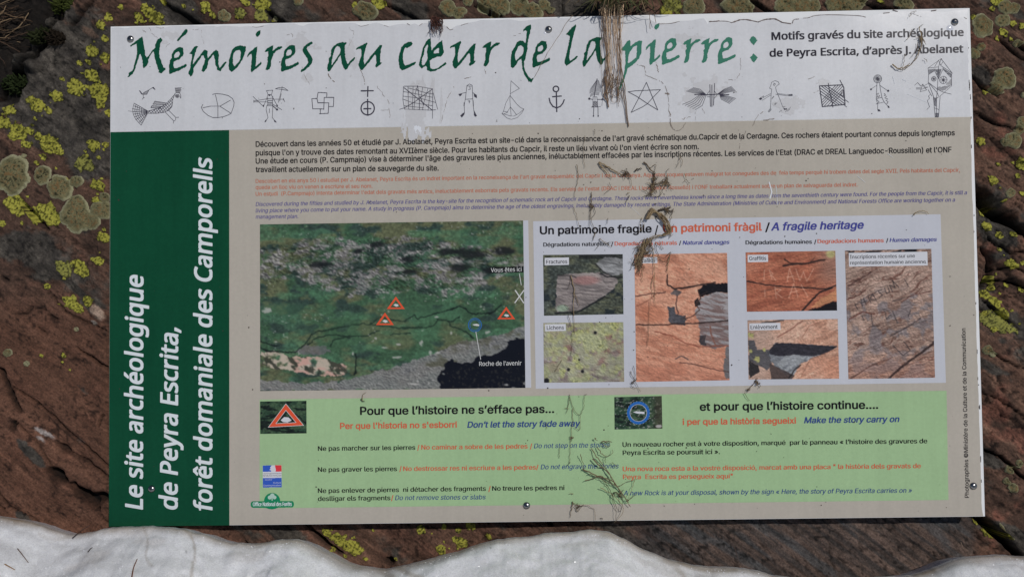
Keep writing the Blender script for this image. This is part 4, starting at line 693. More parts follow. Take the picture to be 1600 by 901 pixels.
text('english_paragraph', [
 ("Discovered during the fifties and studied by J. Abelanet, Peyra Escrita is the key-site for the recognition of schematic rock art of Capcir and Cerdagne. These rocks were nevertheless known since a long time as dates from the seventhieth century were found. For the people from the Capcir, it is still a", (399.5, 322), (1511, 303.8), 6.1),
 ("living place where you come to put your name. A study in progress (P. Campmajo) aims to determine the age of the oldest engravings, ineluctably damaged by recent writings. The State Administration (Ministries of Culture and Environment) and National Forests Office are working together on a", (399.5, 332), (1492.5, 315), 6.1),
 ("management plan.", (399.5, 341.7), (466, 340.8), 6.1)], .5 * MM, m_violet, sign, italic=.2, **bt)
B = dict(gx=.60, gy=1, rows=34); b2 = dict(gx=.28, gy=0, rows=22); b3 = dict(gx=.44, gy=1, rows=34); I = dict(italic=.2)
n2 = .7 * MM
text('heading_text', [('Un patrimoine fragile', (843.6, 365.8), (1018.4, 363), 12), ('/', (1023, 365), (1028.6, 365), 12, dict(gx=.3))], n2, m_black, sign, **B)
text('heading_text', [('Un patrimoni fràgil', (1036, 362.6), (1190.5, 360), 12)], n2, m_orange, sign, **B)
text('heading_text', [('/', (1195.6, 360.6), (1203, 360.6), 12, dict(gx=.4))], n2, m_black, sign, **B)
text('heading_text', [('A fragile heritage', (1204.8, 360), (1350, 357), 12)], n2, m_blue, sign, **B, **I)
text('subheading_text', [('Dégradations naturelles', (849, 385.3), (952, 383.7), 6.2), ('/', (954.8, 384), (958.4, 384), 6.2), ('/', (1061, 382.4), (1064.4, 382.4), 6.2), ('Dégradations humaines', (1165, 381.9), (1268.8, 380.5), 6.2), ('/', (1272.2, 380.6), (1275.6, 380.6), 6.2), ('/', (1384.6, 378.4), (1388, 378.4), 6.2)], n2, m_black, sign, **b2)
text('subheading_text', [('Degradacions naturals', (960.4, 383.7), (1058, 382.2), 6.2), ('Degradacions humanes', (1277.5, 380), (1381, 378.4), 6.2)], n2, m_orange, sign, **b2)
text('subheading_text', [('Natural damages', (1066.6, 382.3), (1140, 381), 6.2), ('Human damages', (1390, 378.2), (1464, 376.8), 6.2)], n2, m_blue, sign, **b2, **I)
text('heading_text', [('Pour que l’histoire ne s’efface pas…', (562.6, 647.6), (866, 644.2), 12.2), ('et pour que l’histoire continue….', (1093.3, 641), (1372.3, 637.8), 12.2)], n2, m_black, sign, **B)
text('heading_text', [("Per que l'historia no s'esborri", (531.3, 669.6), (714, 667.4), 9.2), ('i per que la història segueixi', (1066.7, 663.2), (1244, 661), 9.2)], n2, m_orange, sign, **b3)
text('heading_text', [('Don’t let the story fade away', (730, 667.6), (907, 665.4), 9.2), ('Make the story carry on', (1256.4, 660.6), (1405.6, 658.6), 9.2)], n2, m_steelblue, sign, **b3, **I)
text('notice_text', [('Ne pas marcher sur les pierres', (496.7, 703.7), (649, 702), 7.2), ('Ne pas graver les pierres', (496.7, 736.7), (620.4, 735.2), 7.2), ('Ne pas enlever de pierres  ni détacher des fragments', (496.7, 769.6), (759.3, 766), 7.2), ('No treure les pedres ni', (769, 766), (882, 764.8), 7.2), ('deslligar els fragments', (496.7, 782), (610, 780.6), 7.2),
 ('Un nouveau rocher est à votre disposition, marqué  par le panneau « l’histoire des gravures de', (972.7, 697.6), (1449, 691.8), 7.2), ('Peyra Escrita se poursuit ici ».', (973, 710.3), (1125, 708.6), 7.2)], n2, m_black, sign, **b2)
text('notice_text', [('/', (652, 702.4), (655.4, 702.4), 8), ('No caminar a sobre de les pedres', (658.2, 701.8), (824.5, 700), 7.2), ('/', (828, 700.4), (831.6, 700.4), 8), ('/', (624, 735.6), (627.6, 735.6), 8), ('No destrossar res ni escriure a les pedres/', (630, 735.2), (841.6, 732.8), 7.2), ('/', (763, 766.8), (766.8, 766.8), 8), ('/', (611, 781), (614.8, 781), 8),
 ('Una nova roca esta a la vostre disposició, marcat amb una placa " la història dels gravats de', (973, 735.6), (1439, 730.6), 7.2), ('Peyra  Escrita es persegueix aqui"', (973.4, 748), (1145, 746.6), 7.2)], n2, m_orange, sign, **b2)
text('notice_text', [('Do not step on the stones', (834.3, 699.6), (952.9, 698), 7.4), ('Do not engrave the stones', (844.8, 732.6), (966.8, 731), 7.4), ('Do not remove stones or slabs', (617.2, 780.6), (759, 779.2), 7.4), ('A new Rock is at your disposal, shown by the sign « Here, the story of Peyra Escrita carries on »', (974.4, 773.4), (1425, 769), 7.4)], n2, m_steelblue, sign, italic=.2, gx=.12, rows=16)
text('credit_text', [('Photographies ©Ministère de la Culture et de la Communication', (1514, 777), (1508.6, 512.5), 6.4)], .5 * MM, m_black, sign, gx=.16, rows=14)

# ------------------------------------------------------------------ printed photographs (flat prints, colours per point)
def soften(im):
    p_ = np.pad(im, ((1, 1), (1, 1), (0, 0)), 'edge'); return .36 * im + .16 * (p_[:-2, 1:-1] + p_[2:, 1:-1] + p_[1:-1, :-2] + p_[1:-1, 2:])
def relief(X, Y, s, sx, sy, deg=0, o=5, g=.6):
    """side-lit rock texture, as printed in a picture"""
    a = math.radians(deg); u, v = X * math.cos(a) + Y * math.sin(a), -X * math.sin(a) + Y * math.cos(a); v = v + 3 * (fbm(X / 14, Y / 14, s + 7, 3) - .5) * 2
    h = 1 - np.abs(fbm(u / sx, v / sy, s, o, g) * 2 - 1); gy_, gx_ = np.gradient(h); d = gx_ * .7 - gy_ * .9; return np.clip(.5 + d / (np.std(d) * 4.2), 0, 1), h
def print_photo(quad, img, label, n0=.45 * MM):
    h, w = img.shape[:2]; u, v = np.meshgrid((np.arange(w)) / (w - 1), (np.arange(h)) / (h - 1)); q = lerp2(quad, u, v); V = P(q[..., 0], q[..., 1], n0 + .15 * MM)
    img = soften(img); img = img * .84 + img.mean(-1, keepdims=True) * .16
    o = emit('printed_photo', V, gridF(h, w), m_photo, sign, cols=A(np.clip(img, 0, 255)).reshape(-1, 3)); o['label'] = label; return o
m_photo = film('photo print', (.3, .3, .3), .03, attr='Col')
def canvas(x0, y0, x1, y1, s=1.0):
    return np.meshgrid(np.arange(x0, x1 + .01, s), np.arange(y0, y1 + .01, s))
def mixc(img, c, m): m = np.asarray(m, float)[..., None]; return img * (1 - m) + np.asarray(c, float) * m
def strokes(img, X, Y, pts, w, c, a=1.0, jit=0):
    if jit: X = X + jit * (fbm(X / 6, Y / 6, 3, 3) - .5) * 2; Y = Y + jit * (fbm(X / 6, Y / 6, 4, 3) - .5) * 2
    d, t = segdist(X, Y, pts); return mixc(img, c, a * (1 - sst(w * .5 - .5, w * .5 + .7, d)))

# --- valley view
X, Y = canvas(406, 348, 820, 608)
n1 = fbm(X / 40, Y / 22, 1, 5); n2_ = fbm(X / 9, Y / 6, 2, 4, .6); n3 = fbm(X / 3.2, Y / 2.6, 3, 3, .6)
img = mixc(np.zeros(X.shape + (3,)) + (38, 62, 42), (62, 66, 44), sst(.42, .6, n1)); img = mixc(img, (30, 44, 38), sst(.52, .68, fbm(X / 25, Y / 14, 5, 4)))
img = mixc(img, (46, 78, 54), sst(.5, .7, fbm(X / 50, Y / 16, 6, 3)) * .7); img = img * (0.62 + .75 * n3[..., None])
def zone(pts, soft=9, s=0):
    m = inpoly(X + 14 * (fbm(X / 10, Y / 8, 20 + s, 3) - .5), Y + 10 * (fbm(X / 10, Y / 8, 24 + s, 3) - .5), pts).astype(float); return m
rz = np.zeros_like(X)
for pts in [[(406, 385), (440, 380), (480, 372), (520, 370), (560, 376), (600, 372), (640, 368), (690, 380), (740, 384), (810, 402), (818, 420), (770, 440), (730, 450), (700, 470), (640, 455), (590, 465), (545, 450), (500, 455), (460, 430), (430, 440), (406, 430)]]: rz = np.maximum(rz, zone(pts))
rid = 1 - np.abs(fbm((X + Y * .5) / 11, (Y - X * .25) / 7, 31, 4, .6) - .5) * 2
rk = rz * sst(.5, .66, fbm(X / 22, Y / 12, 33, 4)) * sst(.82, .97, rid)
for cx, cy, rx, ry in [(425, 393, 22, 10), (500, 385, 22, 7), (536, 378, 18, 6), (548, 400, 22, 13), (525, 418, 22, 14), (612, 388, 26, 9), (630, 374, 22, 4), (588, 426, 16, 10), (676, 422, 14, 10), (702, 386, 16, 7), (650, 440, 18, 11), (750, 440, 22, 12), (770, 408, 12, 4), (420, 425, 14, 10), (560, 456, 12, 5), (545, 460, 10, 5), (735, 455, 14, 8), (458, 415, 10, 5), (790, 414, 16, 4), (505, 372, 10, 4), (680, 400, 10, 6)]:
    rk = np.maximum(rk, (1 - sst(.5, 1.1, np.hypot((X - cx) / rx, (Y - cy) / ry) + .9 * (fbm(X / 7, Y / 5, 35, 3) - .5))) * sst(.25, .75, rid + .4 * (n3 - .5)))
img = np.clip(img * 1.22 + 8, 0, 255); sh_, _h = relief(X, Y, 311, 9, 5, 22); sh2, _h = relief(X, Y, 321, 4, 2.6, 30)
rk = np.clip(rk, 0, 1); rk = np.maximum(rk, rz * sst(.46, .57, fbm(X / 24, Y / 9, 33, 5, .6)) * .95); tone = np.clip(.5 * sh_ + .3 * sh2 + .34 * (fbm(X / 26, Y / 12, 345, 3) - .3), 0, 1) ** 1.1
rcol = np.array([30, 29, 33]) + (np.array([214, 207, 200]) - np.array([30, 29, 33])) * tone[..., None]; img = mixc(img, rcol, rk * sst(.25, .6, fbm(X / 7, Y / 5, 341, 3)) * .95); img = img * (1 - .35 * rz * (1 - rk) * sst(.45, .65, 1 - sh_))[..., None]
for cx, cy, rx, ry in [(735, 400, 30, 12), (560, 392, 10, 5), (500, 412, 20, 6), (790, 395, 20, 8), (720, 420, 22, 8), (590, 382, 14, 6), (640, 406, 14, 6), (700, 395, 20, 8), (770, 425, 20, 6), (640, 425, 20, 4)]:
    img = mixc(img, (26, 28, 30), (1 - sst(.4, 1.1, np.hypot((X - cx) / rx, (Y - cy) / ry) + .9 * (fbm(X / 8, Y / 5, 40, 3) - .5))) * .85)
img = mixc(img, (56, 92, 66), (1 - sst(.2, 1.1, np.hypot((X - 440) / 60, (Y - 480) / 14))) * .6); img = mixc(img, (56, 90, 66), (1 - sst(.2, 1.2, np.hypot((X - 660) / 90, (Y - 488) / 14))) * .45)
pk = zone([(406, 548), (430, 547), (460, 555), (490, 556), (515, 560), (540, 570), (545, 582), (505, 586), (460, 580), (430, 572), (406, 565)], s=1)
img = mixc(img, (165, 150, 132), pk * sst(.35, .6, n2_)); img = mixc(img, (178, 136, 122), pk * sst(.4, .6, fbm(X / 14, Y / 8, 42)) * sst(445, 465, X)); img = mixc(img, (52, 54, 44), pk * sst(.55, .66, fbm((X - Y) / 9, (X + Y) / 16, 44, 3)) * .9)
img = mixc(img, (98, 92, 98), zone([(472, 540), (500, 537), (516, 540), (512, 550), (480, 553), (462, 549)], s=2) * (.4 + .6 * n3))
scree = zone([(406, 592), (470, 597), (530, 596), (560, 588), (600, 577), (640, 566), (690, 548), (720, 535), (760, 530), (822, 510), (822, 609), (406, 609)], s=3)
shs, _h = relief(X, Y, 331, 5, 3.2, 12); img = mixc(img, np.array([40, 40, 44]) + (np.array([160, 156, 152]) - np.array([36, 36, 40])) * (.25 + .5 * shs + .35 * (fbm(X / 3, Y / 2.2, 335, 3) - .3))[..., None], scree * .88)
img = mixc(img, (66, 66, 46), scree * sst(.5, .7, fbm(X / 18, Y / 12, 48, 3)) * .6 * (Y < 580))
for pts in [[(406, 540), (418, 545), (440, 548), (462, 547), (478, 533), (492, 518), (520, 513), (545, 508), (560, 505), (590, 508), (620, 512), (650, 512), (675, 511), (685, 502)], [(480, 536), (505, 523), (530, 523), (545, 526)], [(518, 540), (522, 530), (548, 524), (570, 524), (592, 516)], [(575, 507), (596, 496), (615, 500), (633, 502), (648, 493), (655, 498), (690, 488), (722, 481), (736, 491), (766, 491), (785, 478)], [(684, 500), (705, 503), (718, 496)], [(700, 503), (705, 511), (725, 518), (740, 530)], [(610, 522), (640, 520)], [(406, 530), (432, 538)], [(555, 552), (556, 575), (552, 585)]]:
    img = strokes(img, X, Y, smooth_line(pts, 4), 1.8, (20, 28, 26), .92, 2.5)
sh = zone([(684, 605), (686, 590), (692, 582), (694, 572), (704, 562), (712, 566), (722, 570), (742, 566), (746, 558), (770, 556), (794, 548), (796, 535), (812, 530), (822, 532), (822, 609), (684, 609)], s=4); img = mixc(img, (66, 104, 70), (1 - sst(.3, 1.1, np.hypot((X - 600) / 190, (Y - 515) / 42))) * .28 * (1 - scree)); img = mixc(img, (16, 18, 26), sh * .97)
img = mixc(img, (60, 58, 50), sh * sst(.66, .72, fbm(X / 3, Y / 3, 52, 2)) * .5 * (Y > 570))
dots = sst(.86, .93, vn(X / 2.6, Y / 2.2, 54)) * sst(.45, .65, fbm(X / 40, Y / 30, 55, 2)) * (1 - sh); img = mixc(img, (172, 170, 164), dots * .6)
for cx, cy, rx, ry in [(683, 496, 4, 1.6), (660, 517, 3, 1.5), (587, 528, 2.5, 2), (622, 538, 4, 1.8), (658, 537, 3, 5), (672, 552, 3, 4), (683, 552, 4, 2), (762, 521, 4, 3), (752, 481, 2.5, 1.2), (757, 485, 2, 1), (476, 494, 2, 1.2), (430, 532, 4, 1.5), (417, 482, 7, 5), (551, 551, 2, 3), (600, 543, 6, 1.5), (648, 600, 9, 2), (790, 603, 5, 1.6), (620, 558, 8, 2), (705, 521, 2, 3)]:
    img = mixc(img, (165, 162, 156), (1 - sst(.6, 1.1, np.hypot((X - cx) / rx, (Y - cy) / ry) + 1.5 * (n3 - .5))) * .75)
QM = [(406.2, 350.6), (817.2, 344.6), (821, 605.5), (406.6, 610.4)]
valley = print_photo(QM, img, 'printed aerial photo of a rocky green valley')
def qmap(x, y): return lerp2(QM, (np.asarray(x, float) - 406) / 414, (np.asarray(y, float) - 348) / 260)
m_mred = mat('red marker ink', A(190, 74, 48), FILM_ROUGH); m_mblue = mat('blue marker ink', A(38, 88, 150), FILM_ROUGH); m_note = mat('white note ink', A(176, 176, 174), FILM_ROUGH)
def ring_tri(pts, w):
    c = np.mean(pts, 0); inn = [tuple(c + (np.array(p) - c) * w) for p in pts]; return [poly(pts), hole(inn)]
for x, y in [(618.5, 474), (601.5, 499), (791, 490)]:
    t = [(x, y - 11), (x + 14, y + 8.6), (x - 14, y + 8.6)]; o = quads_px('map_marker', fill(ring_tri(t, .62), .3), .66 * MM, m_mred, valley)
    quads_px('marked_stone', fill([poly([(x - 4, y + 2.6), (x - 1, y + .4), (x + 3, y + 1.2), (x + 4.6, y + 3.4), (x + 1, y + 5)])], .3), .64 * MM, m_note, valley)
quads_px('map_marker', fill([circ(742, 507.5, 10.8, 30), hole(circ(742, 507.5, 9.7, 30))], .25), .66 * MM, m_mblue, valley); quads_px('map_marker', fill([circ(742, 507.5, 8.2, 30), hole(circ(742, 507.5, 7.5, 30))], .25), .66 * MM, m_mblue, valley)
quads_px('marked_stone', fill([poly([(738, 506.6), (745, 505.6), (749, 507), (748, 509.2), (741, 508.4)])], .3), .64 * MM, m_note, valley)
m_band = mat('black note band', A(26, 28, 28), FILM_ROUGH)
slab('note_band', [(765, 417.2), (818, 416), (818.2, 425.5), (765, 426.6)], .60 * MM, .63 * MM, m_band, valley)
text('map_note', [('Vous êtes ici', (767, 425), (815, 423.6), 6.4)], .68 * MM, m_note, valley, font='human', gx=.1, rows=14)
text('map_note', [("Roche de l'avenir", (748.8, 571.2), (815, 570), 6.6)], .68 * MM, m_note, valley, font='human', gx=.1, rows=14)
quads_px('map_cross', fill([poly(c) for c in ribbon([(804.6, 472.6), (818.4, 453.6)], 1.7) + ribbon([(805.2, 453.6), (818.2, 472.8)], 1.7)], .3), .66 * MM, m_note, valley)
for q in ([(811.6, 428), (814.5, 445)], [(743.6, 518.5), (751, 561)]): quads_px('pointer_line', fill([poly(c) for c in ribbon(q, 1.0)], .3), .66 * MM, m_note, valley)

def finish(im, X, Y, s, deg=-15, k=.45, sx=14, sy=6):
    a, _h = relief(X, Y, s, sx, sy, deg); b, _h = relief(X, Y, s + 9, sx * .3, sy * .3, deg); return np.clip(im * (1 - k / 2 + k * (.55 * a + .45 * b))[..., None] * (.9 + .2 * fbm(X / 22, Y / 22, s + 3, 3))[..., None] * 1.06, 0, 255)
def ragin(X, Y, q, s=0, a=2.6): return inpoly(X + a * 2 * (fbm(X / 6, Y / 6, 500 + s, 4, .6) - .5), Y + a * 2 * (fbm(X / 6, Y / 6, 520 + s, 4, .6) - .5), q)
def stone_tex(x0, y0, x1, y1, c1, c2, c3, deg, s, sc=1.0, step=.75):
    X, Y = canvas(x0, y0, x1, y1, step); a = math.radians(deg); u, v = X * math.cos(a) + Y * math.sin(a), -X * math.sin(a) + Y * math.cos(a)
    v = v + 8 * (fbm(X / 30, Y / 30, s + 4, 3) - .5)
    n = fbm(u / (26 * sc), v / (5 * sc), s, 5, .6); m = fbm(X / 30, Y / 30, s + 2, 3); im = np.zeros(X.shape + (3,)) + np.array(c1, float)
    im = mixc(im, c2, sst(.42, .62, n)); im = mixc(im, c3, sst(.52, .72, m) * .7); im *= (.86 + .28 * fbm(X / 1.8, Y / 1.8, s + 3, 2))[..., None]
    return X, Y, u, v, im
# --- fractured slab
X, Y, u, v, im = stone_tex(849, 397, 974, 493, (62, 66, 56), (78, 80, 62), (52, 58, 56), 5, 101)
im *= (.55 + .9 * fbm(X / 3, Y / 2.4, 105, 3))[..., None]; im = mixc(im, (34, 40, 42), sst(.52, .64, fbm(X / 14, Y / 12, 106, 4)) * (Y > 440)); im = mixc(im, (28, 29, 30), (Y < 404) * .7 * (X > 905))
sl1 = ragin(X, Y, [(871, 430), (900, 427), (938, 426), (962, 434), (966, 442), (955, 455), (936, 468), (918, 478), (905, 486), (870, 489), (867, 480), (869, 455)])
g = fbm(u / 26, v / 3, 107, 4, .6); sc = np.array([126, 116, 112]) + (np.array([98, 90, 88]) - np.array([126, 116, 112])) * sst(.4, .65, g)[..., None]; sc = mixc(sc, (130, 96, 92), (1 - sst(.5, 1.1, np.hypot((X - 915) / 26, (Y - 438) / 9)))); sc = mixc(sc, (118, 132, 112), (1 - sst(.5, 1.1, np.hypot((X - 878) / 12, (Y - 482) / 7))))
im = np.where(sl1[..., None], sc, im); sl2 = ragin(X, Y, [(932, 412), (943, 403), (960, 401), (975, 405), (975, 430), (952, 430), (940, 422)]); im = np.where(sl2[..., None], mixc(np.zeros_like(im) + (124, 124, 124), (92, 92, 92), sst(.4, .6, g)), im)
for q, w, c in [([(871, 430), (893, 430), (900, 433)], 1.4, (50, 46, 46)), ([(938, 428), (950, 433), (975, 434)], 2, (26, 26, 28)), ([(930, 412), (942, 424), (955, 431)], 1.6, (40, 38, 38)), ([(867, 489), (900, 489), (920, 479), (945, 464)], 2.5, (28, 30, 32)), ([(880, 452), (910, 449), (950, 452)], .8, (84, 76, 76)), ([(872, 462), (900, 458), (940, 462)], .8, (84, 76, 76))]: im = strokes(im, X, Y, q, w, c, .9, 1)
im = finish(im, X, Y, 401, 5, .5, 16, 5)
ph = print_photo([(848.6, 398.2), (973, 397), (974.2, 490.6), (850, 493)], im, 'printed photo of a pale broken slab on turf')
def caption(parent, box, runs):
    slab('caption_label', box, .60 * MM, .64 * MM, m_caption, parent); text('caption_text', runs, .68 * MM, m_black, parent, gx=.12, rows=14)
caption(ph, [(851, 402.8), (889, 402), (889, 413.6), (851, 414.4)], [('Fractures', (853.6, 411.8), (886.4, 411.2), 5.8)])
# --- flakes
X, Y, u, v, im = stone_tex(991, 396, 1140, 596, (178, 122, 96), (160, 102, 78), (184, 132, 106), 12, 111)
im = mixc(im, (170, 100, 72), (1 - sst(.5, 1.1, np.hypot((X - 1018) / 30, (Y - 490) / 18))) * .7); im = mixc(im, (158, 96, 74), sst(540, 596, Y) * .5)
gr = ragin(X, Y, [(1096, 466), (1120, 457), (1142, 460), (1142, 540), (1118, 546), (1094, 540), (1094, 520), (1092, 502), (1086, 490)]); gg = mixc(np.zeros_like(im) + (128, 122, 122), (104, 84, 80), sst(.42, .6, fbm(u / 24, v / 4, 113, 4))); im = np.where(gr[..., None], gg, im)
im = np.where(ragin(X, Y, [(1130, 578), (1136, 540), (1142, 540), (1142, 594), (1134, 594)])[..., None], (92, 88, 88), im)
for q, c in [([(1092, 454), (1100, 446), (1120, 443), (1142, 443), (1142, 459), (1120, 457), (1096, 465)], (24, 23, 26)), ([(1086, 470), (1093, 466), (1094, 476), (1088, 480)], (36, 32, 32)), ([(1046, 458), (1056, 452), (1066, 456), (1058, 463)], (84, 74, 72)), ([(1043, 478), (1054, 480), (1056, 490), (1072, 496), (1070, 508), (1044, 504)], (66, 64, 68)), ([(1092, 525), (1102, 524), (1103, 540), (1094, 541)], (56, 52, 54)), ([(1070, 492), (1074, 500), (1066, 500)], (60, 54, 54))]: im = np.where(ragin(X, Y, q)[..., None], np.array(c, float) * (.8 + .4 * fbm(X / 3, Y / 3, 117, 2))[..., None], im)
for q, w, c in [([(1043, 430), (1043, 444), (1054, 451), (1072, 450), (1092, 446), (1120, 442)], 2.2, (30, 24, 24)), ([(992, 462), (1015, 458), (1040, 456)], 1.6, (70, 48, 42)), ([(992, 506), (1020, 507), (1055, 506), (1100, 505), (1140, 502)], 1.8, (40, 28, 26)), ([(1092, 454), (1096, 468), (1088, 474), (1094, 485), (1080, 495), (1072, 498)], 1.4, (60, 40, 34)), ([(1058, 462), (1056, 478), (1060, 490)], 1.6, (60, 44, 42)), ([(1022, 517), (1050, 525), (1070, 536), (1092, 542), (1140, 541)], 1.6, (120, 64, 48)), ([(992, 478), (1010, 470), (1025, 458)], 1.2, (120, 72, 54)), ([(1054, 560), (1064, 556), (1074, 562)], 1.6, (70, 56, 54)), ([(1060, 566), (1085, 570), (1110, 577), (1138, 583)], 1.2, (70, 46, 40)), ([(1110, 510), (1112, 525), (1118, 540)], 2, (110, 70, 58)), ([(1060, 482), (1066, 488), (1076, 492)], 1.2, (150, 110, 90))]: im = strokes(im, X, Y, q, w, c, .9, 1.2)
for k in range(40):
    x, y, a, L = RNG.uniform(995, 1135), RNG.uniform(400, 590), RNG.normal(.3, .8), RNG.uniform(5, 22); im = strokes(im, X, Y, [(x, y), (x + L * math.cos(a), y + L * math.sin(a))], .5, (110, 72, 58), .45)
im = finish(im, X, Y, 411, 12, .42)
ph = print_photo([(991.2, 397.4), (1136, 395), (1140, 593.6), (994.2, 596.2)], im, 'tall printed photo of salmon rock with scaling flakes')
caption(ph, [(996, 402), (1027, 401.4), (1027.2, 411), (996.2, 411.6)], [('Ecailles', (998, 409.8), (1024, 409.2), 5.8)])
# --- lichens
X, Y, u, v, im = stone_tex(849, 504, 976, 597, (120, 112, 106), (104, 92, 86), (132, 128, 124), 10, 121)
im = mixc(im, (122, 86, 74), sst(.52, .66, fbm(X / 24, Y / 18, 123, 3)) * .7); im = mixc(im, (92, 92, 78), (1 - sst(.3, 1.1, np.hypot((X - 868) / 20, (Y - 545) / 14))) * sst(.4, .6, fbm(X / 2.5, Y / 2.5, 124, 3)))
for cx, cy, rx, ry in [(945, 514, 24, 14), (915, 525, 18, 14), (938, 538, 18, 12), (922, 535, 16, 12), (962, 510, 12, 7), (900, 562, 9, 9), (905, 570, 7, 8), (878, 579, 6, 6), (853, 580, 6, 10), (900, 594, 12, 5), (916, 588, 6, 8), (943, 576, 4, 8), (959, 561, 3, 3), (960, 526, 4, 4), (895, 528, 8, 5), (883, 546, 5, 5), (963, 582, 3, 3)]:
    m = 1 - sst(.7, 1.05, np.hypot((X - cx) / rx, (Y - cy) / ry) + 1.2 * (fbm(X / 6, Y / 6, 125, 4) - .5)); im = mixc(im, np.array([150, 151, 92]), m * .9)
    im = mixc(im, (96, 100, 66), m * sst(.52, .64, fbm(X / 2, Y / 2, 126, 2)))
for k in range(60):
    cx, cy, r = RNG.uniform(850, 975), RNG.uniform(506, 597), RNG.uniform(1.5, 5); m = 1 - sst(.7, 1.1, np.hypot(X - cx, Y - cy) / r + .9 * (fbm(X / 4, Y / 4, 127, 3) - .5)); im = mixc(im, (140, 142, 92), m * .7)
im = mixc(im, (136, 138, 108), sst(.36, .58, fbm(X / 12, Y / 9, 128, 4)) * .7); im = mixc(im, (152, 152, 88), sst(.5, .6, fbm(X / 7, Y / 6, 129, 4)) * sst(.45, .65, fbm(X / 30, Y / 24, 130, 2)) * .4)
for cx, cy, r in [(853, 594, 5), (910, 580, 3), (931, 520, 3), (905, 562, 2), (888, 577, 3)]: im = mixc(im, (30, 30, 32), 1 - sst(.6, 1.1, np.hypot(X - cx, Y - cy) / r))
im = finish(im, X, Y, 421, 10, .5, 9, 7)
ph = print_photo([(849, 504.4), (974, 503), (975.4, 596), (850, 597.6)], im, 'printed photo of yellow-green lichens')
caption(ph, [(851.6, 506.4), (884, 505.8), (884.2, 516.6), (851.8, 517.2)], [('Lichens', (854.4, 514.8), (881.2, 514.2), 5.8)])
# --- scratched names
X, Y, u, v, im = stone_tex(1165, 392, 1308, 487, (150, 86, 62), (134, 72, 52), (158, 98, 74), -14, 131)
im = mixc(im, (128, 96, 82), sst(1262, 1300, X) * (1 - sst(425, 460, Y)) * .7); im = mixc(im, (150, 140, 90), (1 - sst(.5, 1.1, np.hypot((X - 1300) / 9, (Y - 397) / 8))))
im = np.where(ragin(X, Y, [(1260, 487), (1285, 478), (1300, 472), (1310, 474), (1310, 488)])[..., None], (26, 22, 24), im); im = mixc(im, (168, 112, 74), ragin(X, Y, [(1264, 484), (1282, 468), (1310, 450), (1310, 470), (1295, 473)]) * .8)
for q, w, c in [([(1166, 438), (1190, 443), (1230, 448), (1262, 450), (1290, 452), (1310, 446)], 1.8, (34, 26, 26)), ([(1224, 414), (1244, 412), (1262, 411), (1290, 406)], 2.6, (42, 30, 28)), ([(1226, 404), (1236, 410), (1242, 412)], 2, (50, 34, 30)), ([(1252, 486), (1266, 472), (1280, 458), (1300, 450)], 2.6, (30, 24, 24)), ([(1274, 402), (1266, 410)], 1, (60, 40, 34)), ([(1188, 455), (1205, 452), (1222, 447)], .9, (80, 50, 40))]: im = strokes(im, X, Y, q, w, c, .9, 1.2)
for q in [[(1194, 421), (1193, 437)], [(1202, 421), (1206, 436)], [(1202, 421), (1208, 427), (1203, 430)], [(1206, 430), (1212, 437)], [(1230, 440), (1234, 419), (1241, 440)], [(1230, 433), (1240, 431)], [(1244, 420), (1250, 439), (1256, 424), (1261, 440), (1272, 420)], [(1194, 452), (1194, 463)], [(1212, 466), (1210, 447)], [(1210, 450), (1220, 452), (1212, 458), (1222, 465)], [(1232, 466), (1240, 443), (1246, 464)], [(1234, 457), (1246, 455)], [(1252, 445), (1262, 464)]]: im = strokes(im, X, Y, q, .8, (186, 140, 116), .75, .6)
im = finish(im, X, Y, 431, -14, .5, 18, 4)
ph = print_photo([(1165, 394.2), (1305.2, 391.6), (1308, 484.8), (1167, 486.8)], im, 'printed photo of orange rock with scratched graffiti')
caption(ph, [(1168.2, 398.2), (1200, 397.6), (1200.2, 409), (1168.4, 409.6)], [('Graffitis', (1170.6, 406.6), (1197.2, 406), 5.8)])
# --- removed piece
X, Y, u, v, im = stone_tex(1168, 498, 1311, 592, (176, 130, 106), (158, 112, 90), (182, 144, 122), -32, 141)
im = mixc(im, (150, 126, 112), (1 - sst(1190, 1225, X)) * .7); im = mixc(im, (168, 108, 82), sst(1265, 1300, X) * sst(550, 570, Y) * .6)
im = np.where(ragin(X, Y, [(1197, 550), (1212, 534), (1232, 535), (1310, 541), (1288, 552), (1250, 568), (1240, 585), (1226, 586), (1205, 566)])[..., None], mixc(np.zeros_like(im) + (122, 124, 126), (100, 102, 106), sst(.4, .6, fbm(u / 14, v / 5, 143, 3))), im)
im = np.where(inpoly(X, Y + 3 * (fbm(X / 8, Y, 145) - .5), [(1197, 550), (1212, 534), (1232, 535), (1310, 541), (1288, 553), (1268, 556), (1240, 554), (1215, 555)])[..., None], np.array([44, 42, 47]) * (.8 + .4 * fbm(X / 5, Y / 3, 147, 3))[..., None], im)
for q, c in [([(1169, 530), (1178, 530), (1182, 545), (1200, 545), (1204, 568), (1198, 578), (1185, 570), (1169, 562)], (66, 66, 70)), ([(1169, 562), (1184, 570), (1186, 580), (1169, 590)], (30, 30, 32)), ([(1200, 566), (1216, 574), (1240, 586), (1236, 593), (1204, 592)], (62, 52, 50))]: im = mixc(im, c, inpoly(X + 4 * (fbm(X / 5, Y / 5, 148) - .5), Y, q) * .9)
for cx, cy, r in [(1173, 522, 5), (1182, 560, 5), (1194, 545, 3), (1172, 547, 3)]: im = mixc(im, (150, 146, 86), (1 - sst(.6, 1.1, np.hypot(X - cx, Y - cy) / r + (fbm(X / 3, Y / 3, 149, 2) - .5))))
